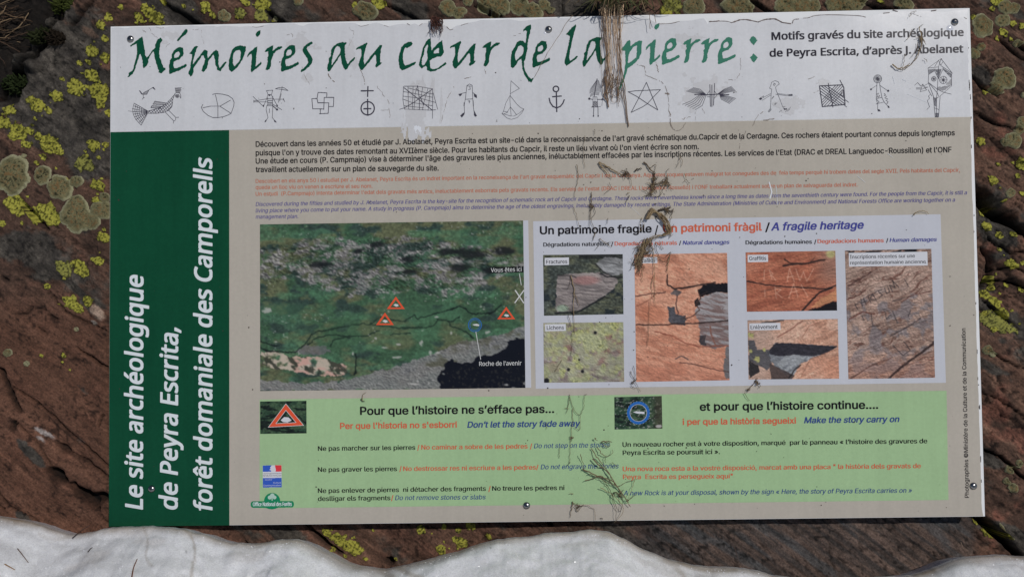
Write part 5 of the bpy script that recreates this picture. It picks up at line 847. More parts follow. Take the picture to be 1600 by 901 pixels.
for q, w, c in [([(1215, 526), (1235, 514), (1255, 500)], 1.6, (110, 66, 54)), ([(1254, 526), (1265, 508), (1285, 502)], 1.2, (130, 84, 66)), ([(1250, 590), (1266, 560), (1310, 545)], 1.2, (126, 84, 66)), ([(1232, 590), (1240, 578), (1250, 570)], 2.2, (34, 32, 34)), ([(1190, 503), (1225, 499)], 2.4, (60, 56, 56))]: im = strokes(im, X, Y, q, w, c, .85, 1.2)
im = finish(im, X, Y, 441, -32, .5, 16, 5)
ph = print_photo([(1168, 500), (1309, 498), (1311.2, 591.2), (1169.7, 592.4)], im, 'printed photo of a dark gap where a piece of rock was taken')
caption(ph, [(1170.8, 505), (1219.4, 504), (1219.6, 515), (1171, 516)], [('Enlèvement', (1172.8, 513.8), (1215, 513), 5.8)])
# --- recent inscriptions
X, Y, u, v, im = stone_tex(1320, 389, 1461, 592, (138, 112, 98), (116, 90, 78), (146, 120, 106), -24, 151)
wv = v + 5 * np.sin(u / 13 + 3 * fbm(u / 40, v / 18, 155)) ; lines = np.abs(fbm(u / 45, wv / 7, 153, 3) - .5); im = mixc(im, (76, 44, 36), (1 - sst(0, .05, lines)) * .75 * sst(.35, .6, fbm(X / 25, Y / 18, 156, 2)))
im = mixc(im, (98, 94, 98), sst(.48, .62, fbm(X / 16, Y / 14, 157, 4)) * sst(440, 470, Y) * .65); im = mixc(im, (148, 98, 78), sst(535, 592, Y) * .5); im = mixc(im, (30, 28, 32), (Y < 396) * sst(.5, .6, fbm(X / 14, Y / 4, 158, 3)))
for q, w, c in [([(1385, 592), (1410, 572), (1440, 552), (1462, 536)], 3.4, (42, 30, 28)), ([(1324, 445), (1345, 434), (1362, 424)], 1.8, (70, 46, 42)), ([(1322, 466), (1340, 460), (1352, 452)], 1.8, (76, 42, 36)), ([(1324, 497), (1345, 486), (1365, 490)], 1.6, (84, 44, 36)), ([(1390, 525), (1420, 510), (1440, 498)], 2, (64, 54, 54)), ([(1410, 472), (1425, 462), (1458, 456)], 1.4, (80, 50, 44)), ([(1412, 428), (1420, 412)], 1, (90, 60, 50)), ([(1325, 590), (1360, 570), (1390, 560)], 1.6, (84, 56, 48))]: im = strokes(im, X, Y, q, w, c, .85, 1.5)
for q in [[(1338, 482), (1334, 474), (1342, 470), (1346, 476)], [(1346, 478), (1344, 466)], [(1352, 476), (1348, 464)], [(1347, 471), (1353, 469)], [(1360, 472), (1355, 460), (1362, 459), (1359, 466), (1366, 468)], [(1369, 469), (1363, 457)], [(1362, 460), (1370, 455)], [(1378, 452), (1372, 454), (1379, 460), (1374, 464)], [(1383, 450), (1386, 458), (1391, 455), (1388, 447)], [(1396, 456), (1391, 445), (1400, 449), (1396, 438), (1406, 448)], [(1416, 436), (1422, 447)], [(1345, 493), (1348, 500)], [(1360, 490), (1362, 508)], [(1384, 488), (1384, 498), (1392, 492)], [(1356, 510), (1372, 508)], [(1395, 486), (1402, 504)], [(1420, 495), (1424, 486)], [(1394, 540), (1410, 556), (1422, 548), (1412, 534)], [(1395, 470), (1412, 466)]]: im = strokes(im, X, Y, q, 1.1, (46, 41, 43), .8, .6)
im = finish(im, X, Y, 451, -24, .8, 18, 5)
ph = print_photo([(1320.2, 391.4), (1455.2, 388.6), (1461, 589.6), (1325.7, 591.8)], im, 'tall printed photo of wavy rock covered in recent inscriptions')
caption(ph, [(1326.2, 395), (1449, 393), (1449.6, 414.6), (1326.6, 416.4)], [('Inscriptions récentes sur une', (1328, 404), (1429.6, 402.2), 5.6), ('représentation humaine ancienne', (1328.4, 413.2), (1446.4, 411.2), 5.6)])
# --- warning triangle and blue ring pictures
def turf(s, x0, y0, x1, y1):
    X, Y = canvas(x0, y0, x1, y1, .6); im = mixc(np.zeros(X.shape + (3,)) + (40, 62, 46), (58, 80, 56), sst(.4, .65, fbm(X / 9, Y / 5, s, 4))); im = mixc(im, (26, 34, 30), sst(.55, .68, fbm(X / 12, Y / 5, s + 1, 3))); im *= (.7 + .6 * fbm(X / 1.8, Y / 1.8, s + 2, 2))[..., None]; return X, Y, im
X, Y, im = turf(161, 406, 625, 480, 677)
for q in [[(406, 652), (420, 652), (435, 646), (450, 642)], [(406, 664), (425, 670), (445, 674), (479, 676)], [(462, 646), (472, 654), (480, 660)]]: im = strokes(im, X, Y, q, 3, (22, 28, 26), .8, 2)
im = mixc(im, (24, 28, 26), 1 - sst(.6, 1.1, np.hypot((X - 446) / 9, (Y - 655) / 6)))
ph = print_photo([(406.4, 626.8), (478.8, 625.6), (479, 676.4), (406.6, 677.4)], im, 'small printed picture of a red warning triangle round a stone')
tr = [(446.6, 630.4), (474.4, 664), (419.2, 667)]; quads_px('red_triangle', fill(ring_tri(tr, .58), .3), .66 * MM, m_mred, ph)
quads_px('triangle_outline', fill([poly(c) for k in (1.0, .57) for c in ribbon([tuple(np.mean(tr, 0) + (np.array(p) - np.mean(tr, 0)) * k) for p in tr + tr[:1]], .7)], .25), .68 * MM, m_note, ph)
quads_px('white_stone', fill([poly([(438.6, 656), (444, 651), (451, 651.6), (455.6, 656.4), (449, 659.6), (442, 658.8)])], .3), .66 * MM, m_caption, ph)
X, Y, im = turf(171, 959, 618, 1036, 671); im = mixc(im, (150, 148, 142), sst(.66, .72, fbm(X / 2.6, Y / 2, 173, 2)) * .7); im = mixc(im, (68, 60, 46), sst(1015, 1030, X) * .6); im = mixc(im, (150, 146, 140), 1 - sst(.6, 1.1, np.hypot((X - 1030) / 6, (Y - 667) / 3)))
ph = print_photo([(959.8, 620), (1034, 618.2), (1035, 669), (960.3, 670.6)], im, 'small printed picture of a blue ring round a stone')
quads_px('blue_ring', fill([circ(997.5, 644.6, 17.8, 36), hole(circ(997.5, 644.6, 13.2, 36))], .3), .66 * MM, m_mblue, ph)
quads_px('ring_outline', fill([circ(997.5, 644.6, 13.4, 36), hole(circ(997.5, 644.6, 12.9, 36))] + [circ(997.5 + 18.2 * math.cos(a), 644.6 + 17.8 * math.sin(a), .45, 6) for a in np.arange(22) * math.pi / 11], .25), .68 * MM, m_note, ph)
quads_px('white_stone', fill([poly([(989, 643.4), (994, 642), (1007, 643), (1007, 646.4), (995, 645.4)])], .3), .66 * MM, m_caption, ph)
# --- emblems
m_fblue = mat('flag blue ink', A(46, 78, 158), FILM_ROUGH); m_fred = mat('flag red ink', A(186, 52, 58), FILM_ROUGH); m_forest = mat('emblem green ink', A(24, 112, 76), FILM_ROUGH); m_pale = mat('emblem pale ink', A(150, 172, 160), FILM_ROUGH)
em = slab('ministry_emblem', [(410.4, 726.6), (439.9, 726), (440.2, 760.6), (410.7, 761.2)], .45 * MM, .55 * MM, m_caption, sign); em['label'] = 'blue, white and red ministry emblem'
quads_px('flag_blue', fill([poly([(410.6, 726.6), (424.6, 726.4), (422.2, 729.4), (422.8, 731.6), (420.6, 733.4), (423, 734), (424, 736.2), (410.6, 736.4)])], .25), .6 * MM, m_fblue, em)
quads_px('flag_red', fill([poly([(429.6, 726.3), (439.8, 726.2), (440, 736), (430.6, 736.2), (431, 733), (430.2, 730)])], .25), .6 * MM, m_fred, em)
quads_px('emblem_band', fill([poly([(410.7, 746.4), (440, 745.8), (440.2, 760.4), (410.8, 761)])], .4), .6 * MM, m_fblue, em)
text('emblem_text', [('Liberté Égalité Fraternité', (411, 740), (439.6, 739.6), 1.6), ('RÉPUBLIQUE FRANÇAISE', (411, 743.6), (439.6, 743.2), 1.9)], .62 * MM, m_black, em, rows=8)
text('emblem_text', [('Ministère', (414, 749.8), (425, 749.6), 1.9), ('Culture', (427, 754.6), (439, 754.4), 2.2), ('Communication', (411.6, 759), (439, 758.6), 2.4)], .62 * MM, m_caption, em, rows=8)
fo = quads_px('forestry_emblem', fill([poly([(394.6, 782.4)] + [(412.4, 782.2)] + [(425.2 - 12.6 * math.cos(a), 782 - 12.6 * math.sin(a)) for a in np.linspace(.02, math.pi - .02, 18)] + [(438, 782)] + [(456 + 3.4 * math.sin(a), 787 - 5 * math.cos(a)) for a in np.linspace(0, math.pi, 8)] + [(435, 792.2), (430, 794.2), (425, 795), (420, 794.4), (415, 792.6)] + [(395 - 3.4 * math.sin(a), 787.4 + 5 * math.cos(a)) for a in np.linspace(0, math.pi, 8)])], .3), .6 * MM, m_forest, sign); fo['label'] = 'green forestry emblem with a tree above a name bar'
quads_px('emblem_tree', fill([circ(421.5, 776.5, 3.2, 9), circ(425.5, 773.6, 3.6, 9), circ(429, 776.4, 3.0, 9), poly([(424.4, 777), (426, 777), (426, 781.6), (424.4, 781.6)])], .3), .66 * MM, m_pale, fo)
text('emblem_text', [('Office National des Forêts', (395, 790), (456, 789.6), 6.0)], .66 * MM, m_letter, fo, gx=.2, font='human', rows=14)

# ------------------------------------------------------------------ wear on the film
m_tear = mat('soiled tear line', A(112, 103, 96), .9); m_scr = mat('pale scratch', A(186, 188, 194), .6); m_worn = film('worn grey film', A(176, 175, 176), .05); m_spk = mat('dirt specks', A(54, 46, 42), .9)
tears = [([(233, 45), (240, 55), (248, 61)], .5), ([(222, 48), (228, 51)], .7), ([(300, 47), (310, 47)], .5), ([(315, 44), (316, 60), (319, 70)], .35), ([(253, 78), (266, 68)], .5), ([(545, 43), (553, 52), (550, 62), (543, 76)], .4), ([(447, 55), (456, 53), (458, 59)], .5), ([(472, 105), (478, 122), (484, 132)], .5), ([(512, 116), (522, 128)], 1.3), ([(564, 110), (568, 122), (570, 132)], .8), ([(589, 135), (600, 150), (608, 162), (609, 190)], .6), ([(595, 172), (607, 172)], .5), ([(712, 125), (708, 140), (700, 152), (695, 170), (690, 190)], .6), ([(725, 123), (736, 121)], .9),
 ([(995, 101), (1006, 104), (1010, 118), (1025, 124), (1036, 130), (1043, 146), (1045, 165), (1046, 182), (1049, 198), (1058, 204), (1066, 200), (1071, 192)], .8), ([(1024, 96), (1027, 104), (1029, 114)], 1.3), ([(1041, 146), (1046, 147)], 2.0), ([(1046, 174), (1048, 190), (1050, 199)], 1.4), ([(1157, 90), (1157, 110), (1150, 124), (1138, 125)], .5), ([(1066, 186), (1078, 183)], 1.0), ([(1176, 196), (1185, 180), (1192, 175)], .8), ([(1194, 188), (1210, 186)], 1.2), ([(1257, 125), (1273, 121)], .8), ([(1271, 145), (1280, 142)], .5), ([(1423, 25), (1427, 22), (1440, 27)], .5), ([(1510, 30), (1506, 26)], 1.0), ([(1098, 170), (1101, 178)], .5), ([(1087, 172), (1086, 188)], .4), ([(757, 108), (760, 115)], .5), ([(775, 190), (778, 186)], .5), ([(1166, 205), (1158, 220), (1155, 232)], .8), ([(868, 20), (866, 28)], .4), ([(800, 58), (814, 52)], .5)]
for pts, w in tears:
    q = smooth_line(np.array(pts, float), 6) if len(pts) > 2 else np.array([np.array(pts[0]) * (1 - t) + np.array(pts[1]) * t for t in np.linspace(0, 1, 6)]); q = q + RNG.normal(0, .55, q.shape); cs = []
    for i in range(len(q) - 1):
        if RNG.random() > .24: cs += [poly(c) for c in ribbon(q[i:i + 2], w * RNG.uniform(.4, 1.15))]
    if cs: quads_px('film_tear', fill(cs, .3), .62 * MM, m_tear, sign)
for pts, w in [([(1395, 120), (1398, 131)], .6), ([(1410, 124), (1416, 127)], .6), ([(1418, 147), (1448, 160)], .35), ([(1340, 275), (1352, 285)], .5), ([(1202, 285), (1206, 300), (1203, 310)], 1.8), ([(1213, 292), (1215, 320)], .6), ([(1387, 240), (1395, 246)], .5), ([(985, 322), (1000, 336)], .35)]: quads_px('film_scratch', fill([poly(c) for c in ribbon(pts, w)], .3), .74 * MM, m_scr, sign)
def patch(name, cx, cy, rx, ry, thr, seed, mt, n, sc=(14, 14), step=1.1):
    X, Y = canvas(cx - rx, cy - ry, cx + rx, cy + ry, step); f = 1 - np.hypot((X - cx) / rx, (Y - cy) / ry) + 1.3 * (fbm(X / sc[0], Y / sc[1], seed, 4, .6) - .5); k = f > thr
    c = k[:-1, :-1] & k[1:, :-1] & k[1:, 1:] & k[:-1, 1:]; F = gridF(*X.shape)[c.ravel()]
    if len(F): u = np.unique(F); mp = np.full(X.size, -1); mp[u] = np.arange(len(u)); return P(X, Y, n).reshape(-1, 3)[u], mp[F]
def patches(name, L, mt, n):
    for i, a in enumerate(L):
        r = patch(name, *a[:6], mt, n + i * 3e-6, *a[6:])
        if r: emit(name, *r, mt, sign)
patches('worn_film', [(654, 165, 52, 60, .45, 301, (7, 40)), (652, 205, 44, 26, .45, 303, (4, 22)), (470, 66, 60, 26, .62, 305, (16, 9)), (550, 85, 22, 45, .6, 307, (9, 20)), (1100, 140, 70, 50, .58, 309, (22, 20)), (1230, 165, 50, 30, .6, 311, (14, 10)), (1080, 60, 90, 30, .66, 313, (20, 14)), (270, 55, 50, 14, .6, 315), (255, 66, 14, 8, .4, 317, (8, 8)), (480, 122, 16, 12, .45, 319, (8, 8)), (1290, 130, 30, 16, .62, 321)], m_worn, .44 * MM)
patches('bare_film_spot', [(652, 200, 15, 16, .62, 331, (3, 9))], m_scr, .48 * MM)
sp = []
for k in range(420):
    x, y = RNG.uniform(180, 1525), RNG.uniform(45, 815)
    if RNG.random() < .45: x = RNG.normal(1010, 120); y = RNG.uniform(180, 800)
    r = abs(RNG.normal(0, .55)) + .22; a = RNG.uniform(0, 3.14); e = RNG.uniform(.4, 1)
    if 172 < x < 1530 and 48 < y < 808: sp.append(poly([(x + r * math.cos(t) * math.cos(a) - e * r * math.sin(t) * math.sin(a), y + r * math.cos(t) * math.sin(a) + e * r * math.sin(t) * math.cos(a)) for t in np.arange(6) * math.pi / 3]))
o = quads_px('dirt_specks', fill(sp, .3), .76 * MM, m_spk, sign); o['kind'] = 'stuff'
for k in range(20):
    y = RNG.uniform(40, 640) if RNG.random() < .85 else RNG.uniform(640, 800); x = 1513 + .0303 * (y - 13) - RNG.uniform(.6, 2.6); h = abs(RNG.normal(0, 4)) + .8; quads_px('edge_chip', fill([poly([(x - .4, y), (x + .4, y - 1), (x + .5, y + h), (x - .3, y + h)])], .3), .5 * MM, m_spk, sign)

# ------------------------------------------------------------------ dome-headed screws
m_steel = mat('screw steel', (.34, .335, .33), .24, 1.0); m_slot = mat('screw recess', (.02, .02, .02), .7)
def screw(cx, cy, r=5.6, label=None):
    c = P(cx, cy, 0); R = r * PXM; V, F = [], []; na, nr = 24, 8
    for i in range(nr):
        t = i / (nr - 1) * math.pi / 2; V += [c + np.array([R * math.sin(t) * math.cos(a), R * math.sin(t) * math.sin(a), .0007 + R * .62 * math.cos(t)]) for a in np.arange(na) * 2 * math.pi / na]
    V += [c + np.array([R * math.cos(a), R * math.sin(a), .0002]) for a in np.arange(na) * 2 * math.pi / na]
    for i in range(nr):
        for k in range(na): F.append((i * na + k, (i + 1) * na + k, (i + 1) * na + (k + 1) % na, i * na + (k + 1) % na))
    s = emit('screw', V, F, m_steel, sign, smooth=True)
    a0 = RNG.uniform(0, 1.5); B = Tubes()
    for k in range(2):
        d = np.array([math.cos(a0 + k * math.pi / 2), math.sin(a0 + k * math.pi / 2), 0]) * R * .34; B.add([c - d + [0, 0, .0007 + R * .57], c + [0, 0, .0007 + R * .615], c + d + [0, 0, .0007 + R * .57]], R * .085, 6)
    B.out('cross_recess', m_slot, s)
for x, y in [(204.2, 61.6), (857.2, 46.6), (1491.4, 35), (237.2, 763), (822.8, 789), (1520.6, 758.6)]: screw(x, y)
# glossy domes added beside two of the screws to make bright sun glints
m_gloss = mat('added glint dome', A(180, 181, 187), .07, spec=.5)
for cx, cy, r, h in [(1484, 45, 5.5, .00045), (851.6, 51.6, 2.6, .0005)]:
    c = P(cx, cy, 0); R = r * PXM; V = []; F = []; na, nr = 20, 7
    for i in range(nr):
        t = i / (nr - 1); V += [c + np.array([R * t * math.cos(a), R * t * math.sin(a), .00031 + h * (1 - t * t)]) for a in np.arange(na) * 2 * math.pi / na]
    F = [(i * na + k, (i + 1) * na + k, (i + 1) * na + (k + 1) % na, i * na + (k + 1) % na) for i in range(nr - 1) for k in range(na)]
    emit('glint_dome', V, F, m_gloss, sign, smooth=True)

# ================================================================== PLANTS AND DEBRIS
m_root = vcol('dead root', .9, .3, 1500.0, .2); m_straw = vcol('dry grass', .8, .2, 900.0, .3); m_blade = vcol('green grass blade', .6, 0, 900.0, .4); m_moss = vcol('cushion moss', .95, .4, 1200.0, .1); m_twig = vcol('pine needle', .7, .2, 1500.0, .3)
RT = [np.array(c) * 1.4 for c in (A(86, 73, 57), A(68, 57, 45), A(106, 92, 70), A(50, 42, 35))]
def strand(T, pts, w, c=None, n=.0022, lift=.0012, jit=.5, taper=True):
    """a bent root or stalk lying on the board; pts and width in photo pixels"""
    q = smooth_line(np.array(pts, float), 6, jit) if len(pts) > 2 else smooth_line(np.array([pts[0], [(pts[0][0] + pts[1][0]) / 2 + RNG.normal(0, 1), (pts[0][1] + pts[1][1]) / 2 + RNG.normal(0, 1)], pts[1]], float), 5, jit)
    s = np.linspace(0, 1, len(q)); nn = n + lift * np.abs(np.sin(s * math.pi * RNG.uniform(1, 3) + RNG.uniform(0, 3)))
    r = w * .44 * PXM * ((1 - .6 * s) if taper else np.ones(len(s))) * (.85 + .3 * RNG.random(len(s)))
    T.add(P(q[:, 0], q[:, 1], nn), np.maximum(r, .00022), 5, (RT[RNG.integers(0, 4)] if c is None else c))
def tangle(T, x, y, r, k, w=.9, L=None):
    """fine rootlets radiating from a knot"""
    for i in range(k):
        a = RNG.uniform(0, 6.28); l = RNG.uniform(.5, 1.4) * r; b = a + RNG.normal(0, .9); p0 = (x + RNG.normal(0, r * .15), y + RNG.normal(0, r * .15))
        p1 = (p0[0] + l * .5 * math.cos(a), p0[1] + l * .5 * math.sin(a)); strand(T, [p0, p1, (p1[0] + l * .6 * math.cos(b), p1[1] + l * .6 * math.sin(b) + 1)], w * RNG.uniform(.6, 1.2))
def debris(name, label, cat, lines, knots=(), group='bits of dead plant hanging on the board'):
    T = Tubes()
    for L in lines: strand(T, L[0], L[1], *(L[2:3]))
    for kx in knots: tangle(T, *kx)
    return tag(T.out(name, m_root), label, cat, group)
debris('dry_root', 'pair of forked dead stalks with a knotted end, just under the French paragraph', 'root', [([(935, 254), (944, 266), (956, 279)], 2.2, RT[2]), ([(936, 253), (952, 262), (965, 270), (973, 275)], 2.4, RT[2]), ([(937, 256), (950, 268), (956, 277)], 1.4), ([(945, 260), (960, 266), (972, 274)], 1.2), ([(979, 273), (986, 282), (986, 291)], 1.0), ([(952, 285), (954, 294), (944, 303)], .8), ([(974, 275), (979, 268), (985, 274)], 2.2, RT[3])], [(979, 271, 7, 14, 1.3)])
debris('dry_root', 'upright wad of dark rootlets with a hooked foot covering Catalan words', 'root', [([(1006, 253), (1014, 262), (1021, 270), (1022, 285), (1019, 297)], 2.6, RT[1]), ([(1016, 262), (1024, 258), (1022, 272)], 1.2), ([(1006, 306), (1016, 304), (1026, 307), (1033, 304), (1036, 294)], 1.4), ([(1004, 296), (1014, 302), (1018, 306)], 1), ([(1024, 270), (1020, 288), (1026, 302)], 1.8, RT[3]), ([(983, 305), (980, 312), (977, 316)], 1.2), ([(980, 303), (984, 301)], 1)], [(1020, 290, 9, 26, 1.3), (1022, 278, 6, 14, 1.2), (1018, 300, 6, 10, 1)])
debris('dry_root', 'small spidery knot of black rootlets right of the upright wad', 'root', [([(1040, 284), (1046, 292), (1052, 297)], .9), ([(1040, 284), (1034, 294), (1032, 304)], .9), ([(1040, 280), (1042, 268), (1046, 264)], .7)], [(1040, 284, 9, 26, 1.1)])
debris('dry_root', 'thin forked rootlet left of the word toques, above the spidery knot', 'root', [([(1063, 242), (1061, 252), (1057, 262)], .9), ([(1063, 244), (1066, 254), (1065, 260)], .9), ([(1069, 271), (1072, 280), (1068, 284)], 1), ([(1072, 280), (1078, 286)], .8)])
debris('dead_leaf', 'small dark leaf flake between two knots of roots', 'leaf', [([(992, 267), (997, 264), (1003, 264)], 3.0, RT[3])])
T = Tubes()
for k in range(9):
    o = (k - 4) * .95; strand(T, [(1011 + o * .6, 341 + abs(o) * .4), (1019 + o * .2, 329 + o * .9), (1032 + o * .9, 336 - o * .3), (1042 + o * 1.0, 350 - o * .2), (1045 + o, 362), (1036 + o * .2, 367 + o * .4)], 2.6, RT[2] if k % 3 else RT[0], .0025, .004)
for k in range(5): strand(T, [(1040, 366 + k * .6), (1026, 367 + k), (1012, 374 + k * 1.2), (1008, 384 + k)], 1.3, RT[2], .0025, .003)
strand(T, [(1028, 329), (1040, 326), (1048, 324)], 4, RT[3]); strand(T, [(1052, 326), (1048, 342), (1044, 356)], 1.2); tangle(T, 1042, 328, 8, 16, 1.4)
for p in [[(1045, 360), (1048, 368), (1052, 366)], [(1040, 352), (1048, 360), (1046, 368)], [(1003, 340), (1000, 352), (1004, 362)], [(1002, 341), (1006, 352), (998, 364)]]: strand(T, p, 1.0)
tag(T.out('curled_stalk', m_root), 'thick curled ribbon of dry stalk over the heading about fragile heritage', 'stalk', 'bits of dead plant hanging on the board')
T = Tubes()
for k in range(26):
    x = 1012 + RNG.normal(0, 4); strand(T, [(x, 374 + RNG.uniform(-3, 6)), (x - RNG.uniform(2, 10), 390 + RNG.normal(0, 5)), (x - RNG.uniform(8, 18), 402 + RNG.normal(0, 8)), (x - RNG.uniform(10, 20), 412 + RNG.normal(0, 9))], RNG.uniform(.7, 1.6))
for p, w in [([(1016, 376), (1021, 396), (1022, 430), (1024, 477)], 1.6), ([(1024, 380), (1030, 400), (1042, 404)], 1.1), ([(1046, 400), (1042, 420), (1046, 428)], 1.3), ([(1022, 400), (1040, 408), (1046, 402)], .8), ([(1014, 400), (1026, 404), (1044, 412)], .7), ([(1024, 378), (1036, 390), (1030, 376)], .9), ([(1021, 430), (1018, 450), (1022, 466)], 1.2), ([(1016, 468), (1014, 500), (1012, 541)], .7), ([(1006, 390), (996, 412), (992, 420)], 1.2), ([(1042, 400), (1048, 394), (1044, 412), (1042, 424)], 1.2), ([(1046, 372), (1050, 360), (1053, 350)], 1), ([(1004, 420), (1003, 434), (1004, 440)], .9), ([(1000, 414), (998, 424)], 1)]: strand(T, p, w)
tangle(T, 1008, 392, 14, 26, 1.1); tangle(T, 997, 410, 10, 22, 1.1)
tag(T.out('root_mat', m_root), 'frayed mat of grey rootlets trailing down over the flaking rock picture', 'roots', 'bits of dead plant hanging on the board')
debris('dry_root', 'long single hair root beside the Catalan paragraph, left of the forked stalks', 'root', [([(901, 257), (904, 275), (900, 292), (898, 308)], 1.2), ([(914, 212), (912, 234), (914, 262)], .9), ([(928, 202), (929, 210)], .6), ([(896, 324), (901, 338), (905, 354)], .9)])
debris('dry_root', 'looped rootlets crossing the English paragraph and the first heading', 'root', [([(924, 300), (923, 328), (924, 345), (930, 362), (926, 375)], 1.2), ([(925, 304), (922, 330), (921, 356)], .8), ([(926, 318), (930, 332), (923, 342)], .9), ([(950, 341), (948, 350)], 1), ([(930, 364), (926, 376)], 1.4), ([(936, 373), (946, 380), (956, 386)], 1), ([(938, 372), (934, 386), (930, 390)], .8), ([(956, 378), (940, 376)], .8)], [(925, 322, 5, 10, .9)])
debris('dry_root', 'branching brown root stretched down over the broken slab and lichen pictures', 'root', [([(892, 430), (897, 450), (896, 470), (897, 495), (898, 521)], 1.9, RT[2]), ([(892, 432), (890, 444), (887, 452)], .9), ([(896, 455), (902, 468), (906, 478)], 1.1), ([(898, 460), (903, 474)], 1), ([(888, 492), (892, 506), (896, 519)], 1), ([(882, 476), (892, 484), (896, 490)], .7), ([(894, 520), (894, 540), (892, 556)], .6), ([(878, 562), (872, 572), (867, 580)], .9)])
debris('dry_root', 'spindly forked rootlet on the pale green panel right of its first heading', 'root', [([(890, 616), (888, 632), (885, 645)], 1.3), ([(890, 617), (895, 636), (900, 644), (906, 647), (912, 636), (913, 618), (917, 616)], 1.0), ([(895, 638), (894, 666), (891, 700), (890, 724)], 1.1), ([(906, 647), (906, 668), (904, 671), (898, 666)], .8), ([(883, 637), (890, 638)], .8), ([(875, 698), (874, 715)], .7), ([(854, 660), (854, 670)], .8), ([(886, 726), (891, 722)], .8)], [(893, 684, 3, 6, .8)])
T = Tubes()
for p, w in [([(907, 709), (911, 724), (912, 735)], 1.3), ([(911, 732), (930, 742), (957, 751), (972, 770), (985, 791)], 2.6), ([(926, 716), (938, 728), (951, 738), (963, 758), (975, 775), (983, 784)], 2.4), ([(924, 700), (934, 716), (950, 736), (956, 750)], 1.8), ([(914, 751), (926, 747), (939, 743), (952, 752), (966, 759), (980, 752), (996, 748)], 1.6), ([(938, 761), (950, 768), (962, 777), (973, 790), (972, 802), (960, 816)], 1.4), ([(940, 745), (950, 760), (958, 776), (964, 794), (970, 797), (973, 780)], 1.2), ([(991, 749), (988, 762), (980, 780)], 1.1), ([(933, 698), (940, 708), (948, 713), (956, 708), (957, 702)], 1.6), ([(958, 768), (957, 780), (962, 798), (963, 816)], 1.1), ([(956, 774), (962, 768), (968, 776), (972, 782)], 1.5), ([(946, 714), (946, 722)], 1), ([(956, 722), (964, 728)], 1), ([(980, 782), (994, 770)], 1.3), ([(920, 740), (940, 748), (962, 760)], 1.3), ([(940, 690), (950, 689), (956, 690)], 2.4), ([(930, 684), (934, 688)], 1.6), ([(942, 694), (950, 698), (954, 694)], 1.2)]: strand(T, p, w, RT[0] if w > 1.5 else None, .003, .004)
tangle(T, 968, 774, 8, 10, 1.1)
tag(T.out('dry_twig', m_root), 'largest tangle of crossing twigs over the pale green panel, beside the blue ring picture column', 'twig', 'bits of dead plant hanging on the board')
debris('dry_root', 'bent root with a long arched arm below the pale green panel', 'root', [([(895, 783), (893, 795), (891, 808)], 1.8), ([(894, 784), (904, 789), (912, 789), (922, 791), (929, 798), (930, 812)], 1.1), ([(898, 790), (902, 798), (908, 792), (912, 787)], 1.1), ([(938, 809), (941, 812)], .9), ([(890, 771), (894, 772)], 1)], [(904, 791, 5, 8, .8)])
debris('dry_root', 'hanging roots with a hooked end under the top right screw', 'root', [([(1437, 42), (1440, 62), (1437, 78), (1428, 96), (1418, 105), (1408, 109), (1394, 101)], 1.7, RT[2]), ([(1440, 50), (1441, 70), (1432, 92), (1424, 100)], 1.2), ([(1414, 84), (1412, 96), (1410, 106)], 1.0), ([(1394, 101), (1404, 107), (1416, 104), (1421, 99)], 2.6, RT[2]), ([(1416, 63), (1422, 55), (1424, 46)], .9), ([(1434, 66), (1432, 78), (1424, 90)], 1), ([(1442, 60), (1447, 70)], 1), ([(1444, 92), (1449, 97)], 1), ([(1436, 44), (1442, 38)], 1), ([(1421, 27), (1424, 20), (1432, 18)], .6)], [(1439, 62, 7, 16, .9)])
debris('dry_root', 'small arched stalk lying on the upper edge of the white inset at right', 'root', [([(1427, 336), (1433, 331), (1440, 329.5), (1447, 331), (1451, 334.5)], 1.5)])
debris('dry_root', 'short dark crumbs of root on the white inset below the removed piece picture', 'root', [([(1183, 590), (1180, 598), (1174, 603), (1170, 608)], 1.6), ([(1182, 596), (1188, 602), (1186, 606)], 1.2), ([(1163, 613), (1168, 622), (1172, 626)], 1.0)], [(1184, 598, 5, 8, 1.2), (1170, 608, 3, 5, 1.4)])
debris('dry_root', 'row of small root crumbs between the two blocks of rock pictures low on the inset', 'root', [([(985, 580), (988, 588), (996, 602), (1000, 612)], 1.2), ([(990, 572), (993, 590)], .9), ([(986, 602), (994, 606)], .9)], [(990, 596, 5, 7, .9)])
debris('dry_root', 'tiny hooked root above the pale green panel near its first heading', 'root', [([(566, 626), (567, 616), (572, 612)], 1.3), ([(564, 623), (570, 627)], 1.8)])
debris('grass_strand', 'single long pale straw slanting across the words de la in the title', 'straw', [([(895, 24), (888, 33), (866, 66), (848, 97), (835, 121)], .9, A(128, 110, 92))])
# dark hanging sprig
T = Tubes()
for k in range(44):
    x = RNG.uniform(672, 692); y = RNG.uniform(27, 44); strand(T, [(680 + RNG.normal(0, 3), 26 + RNG.uniform(0, 8)), (x, y), (x + RNG.normal(0, 3) - (x - 683) * .35, min(y + RNG.uniform(6, 17), 61))], RNG.uniform(1.2, 2.1), A(*[(70, 44, 38), (52, 34, 30), (88, 58, 48)][k % 3]), .002 + .004 * RNG.random(), .003)
tag(T.out('dark_sprig', m_root), 'dark red-brown withered sprig hanging over the top edge above the word coeur', 'sprig', 'bits of dead plant hanging on the board')

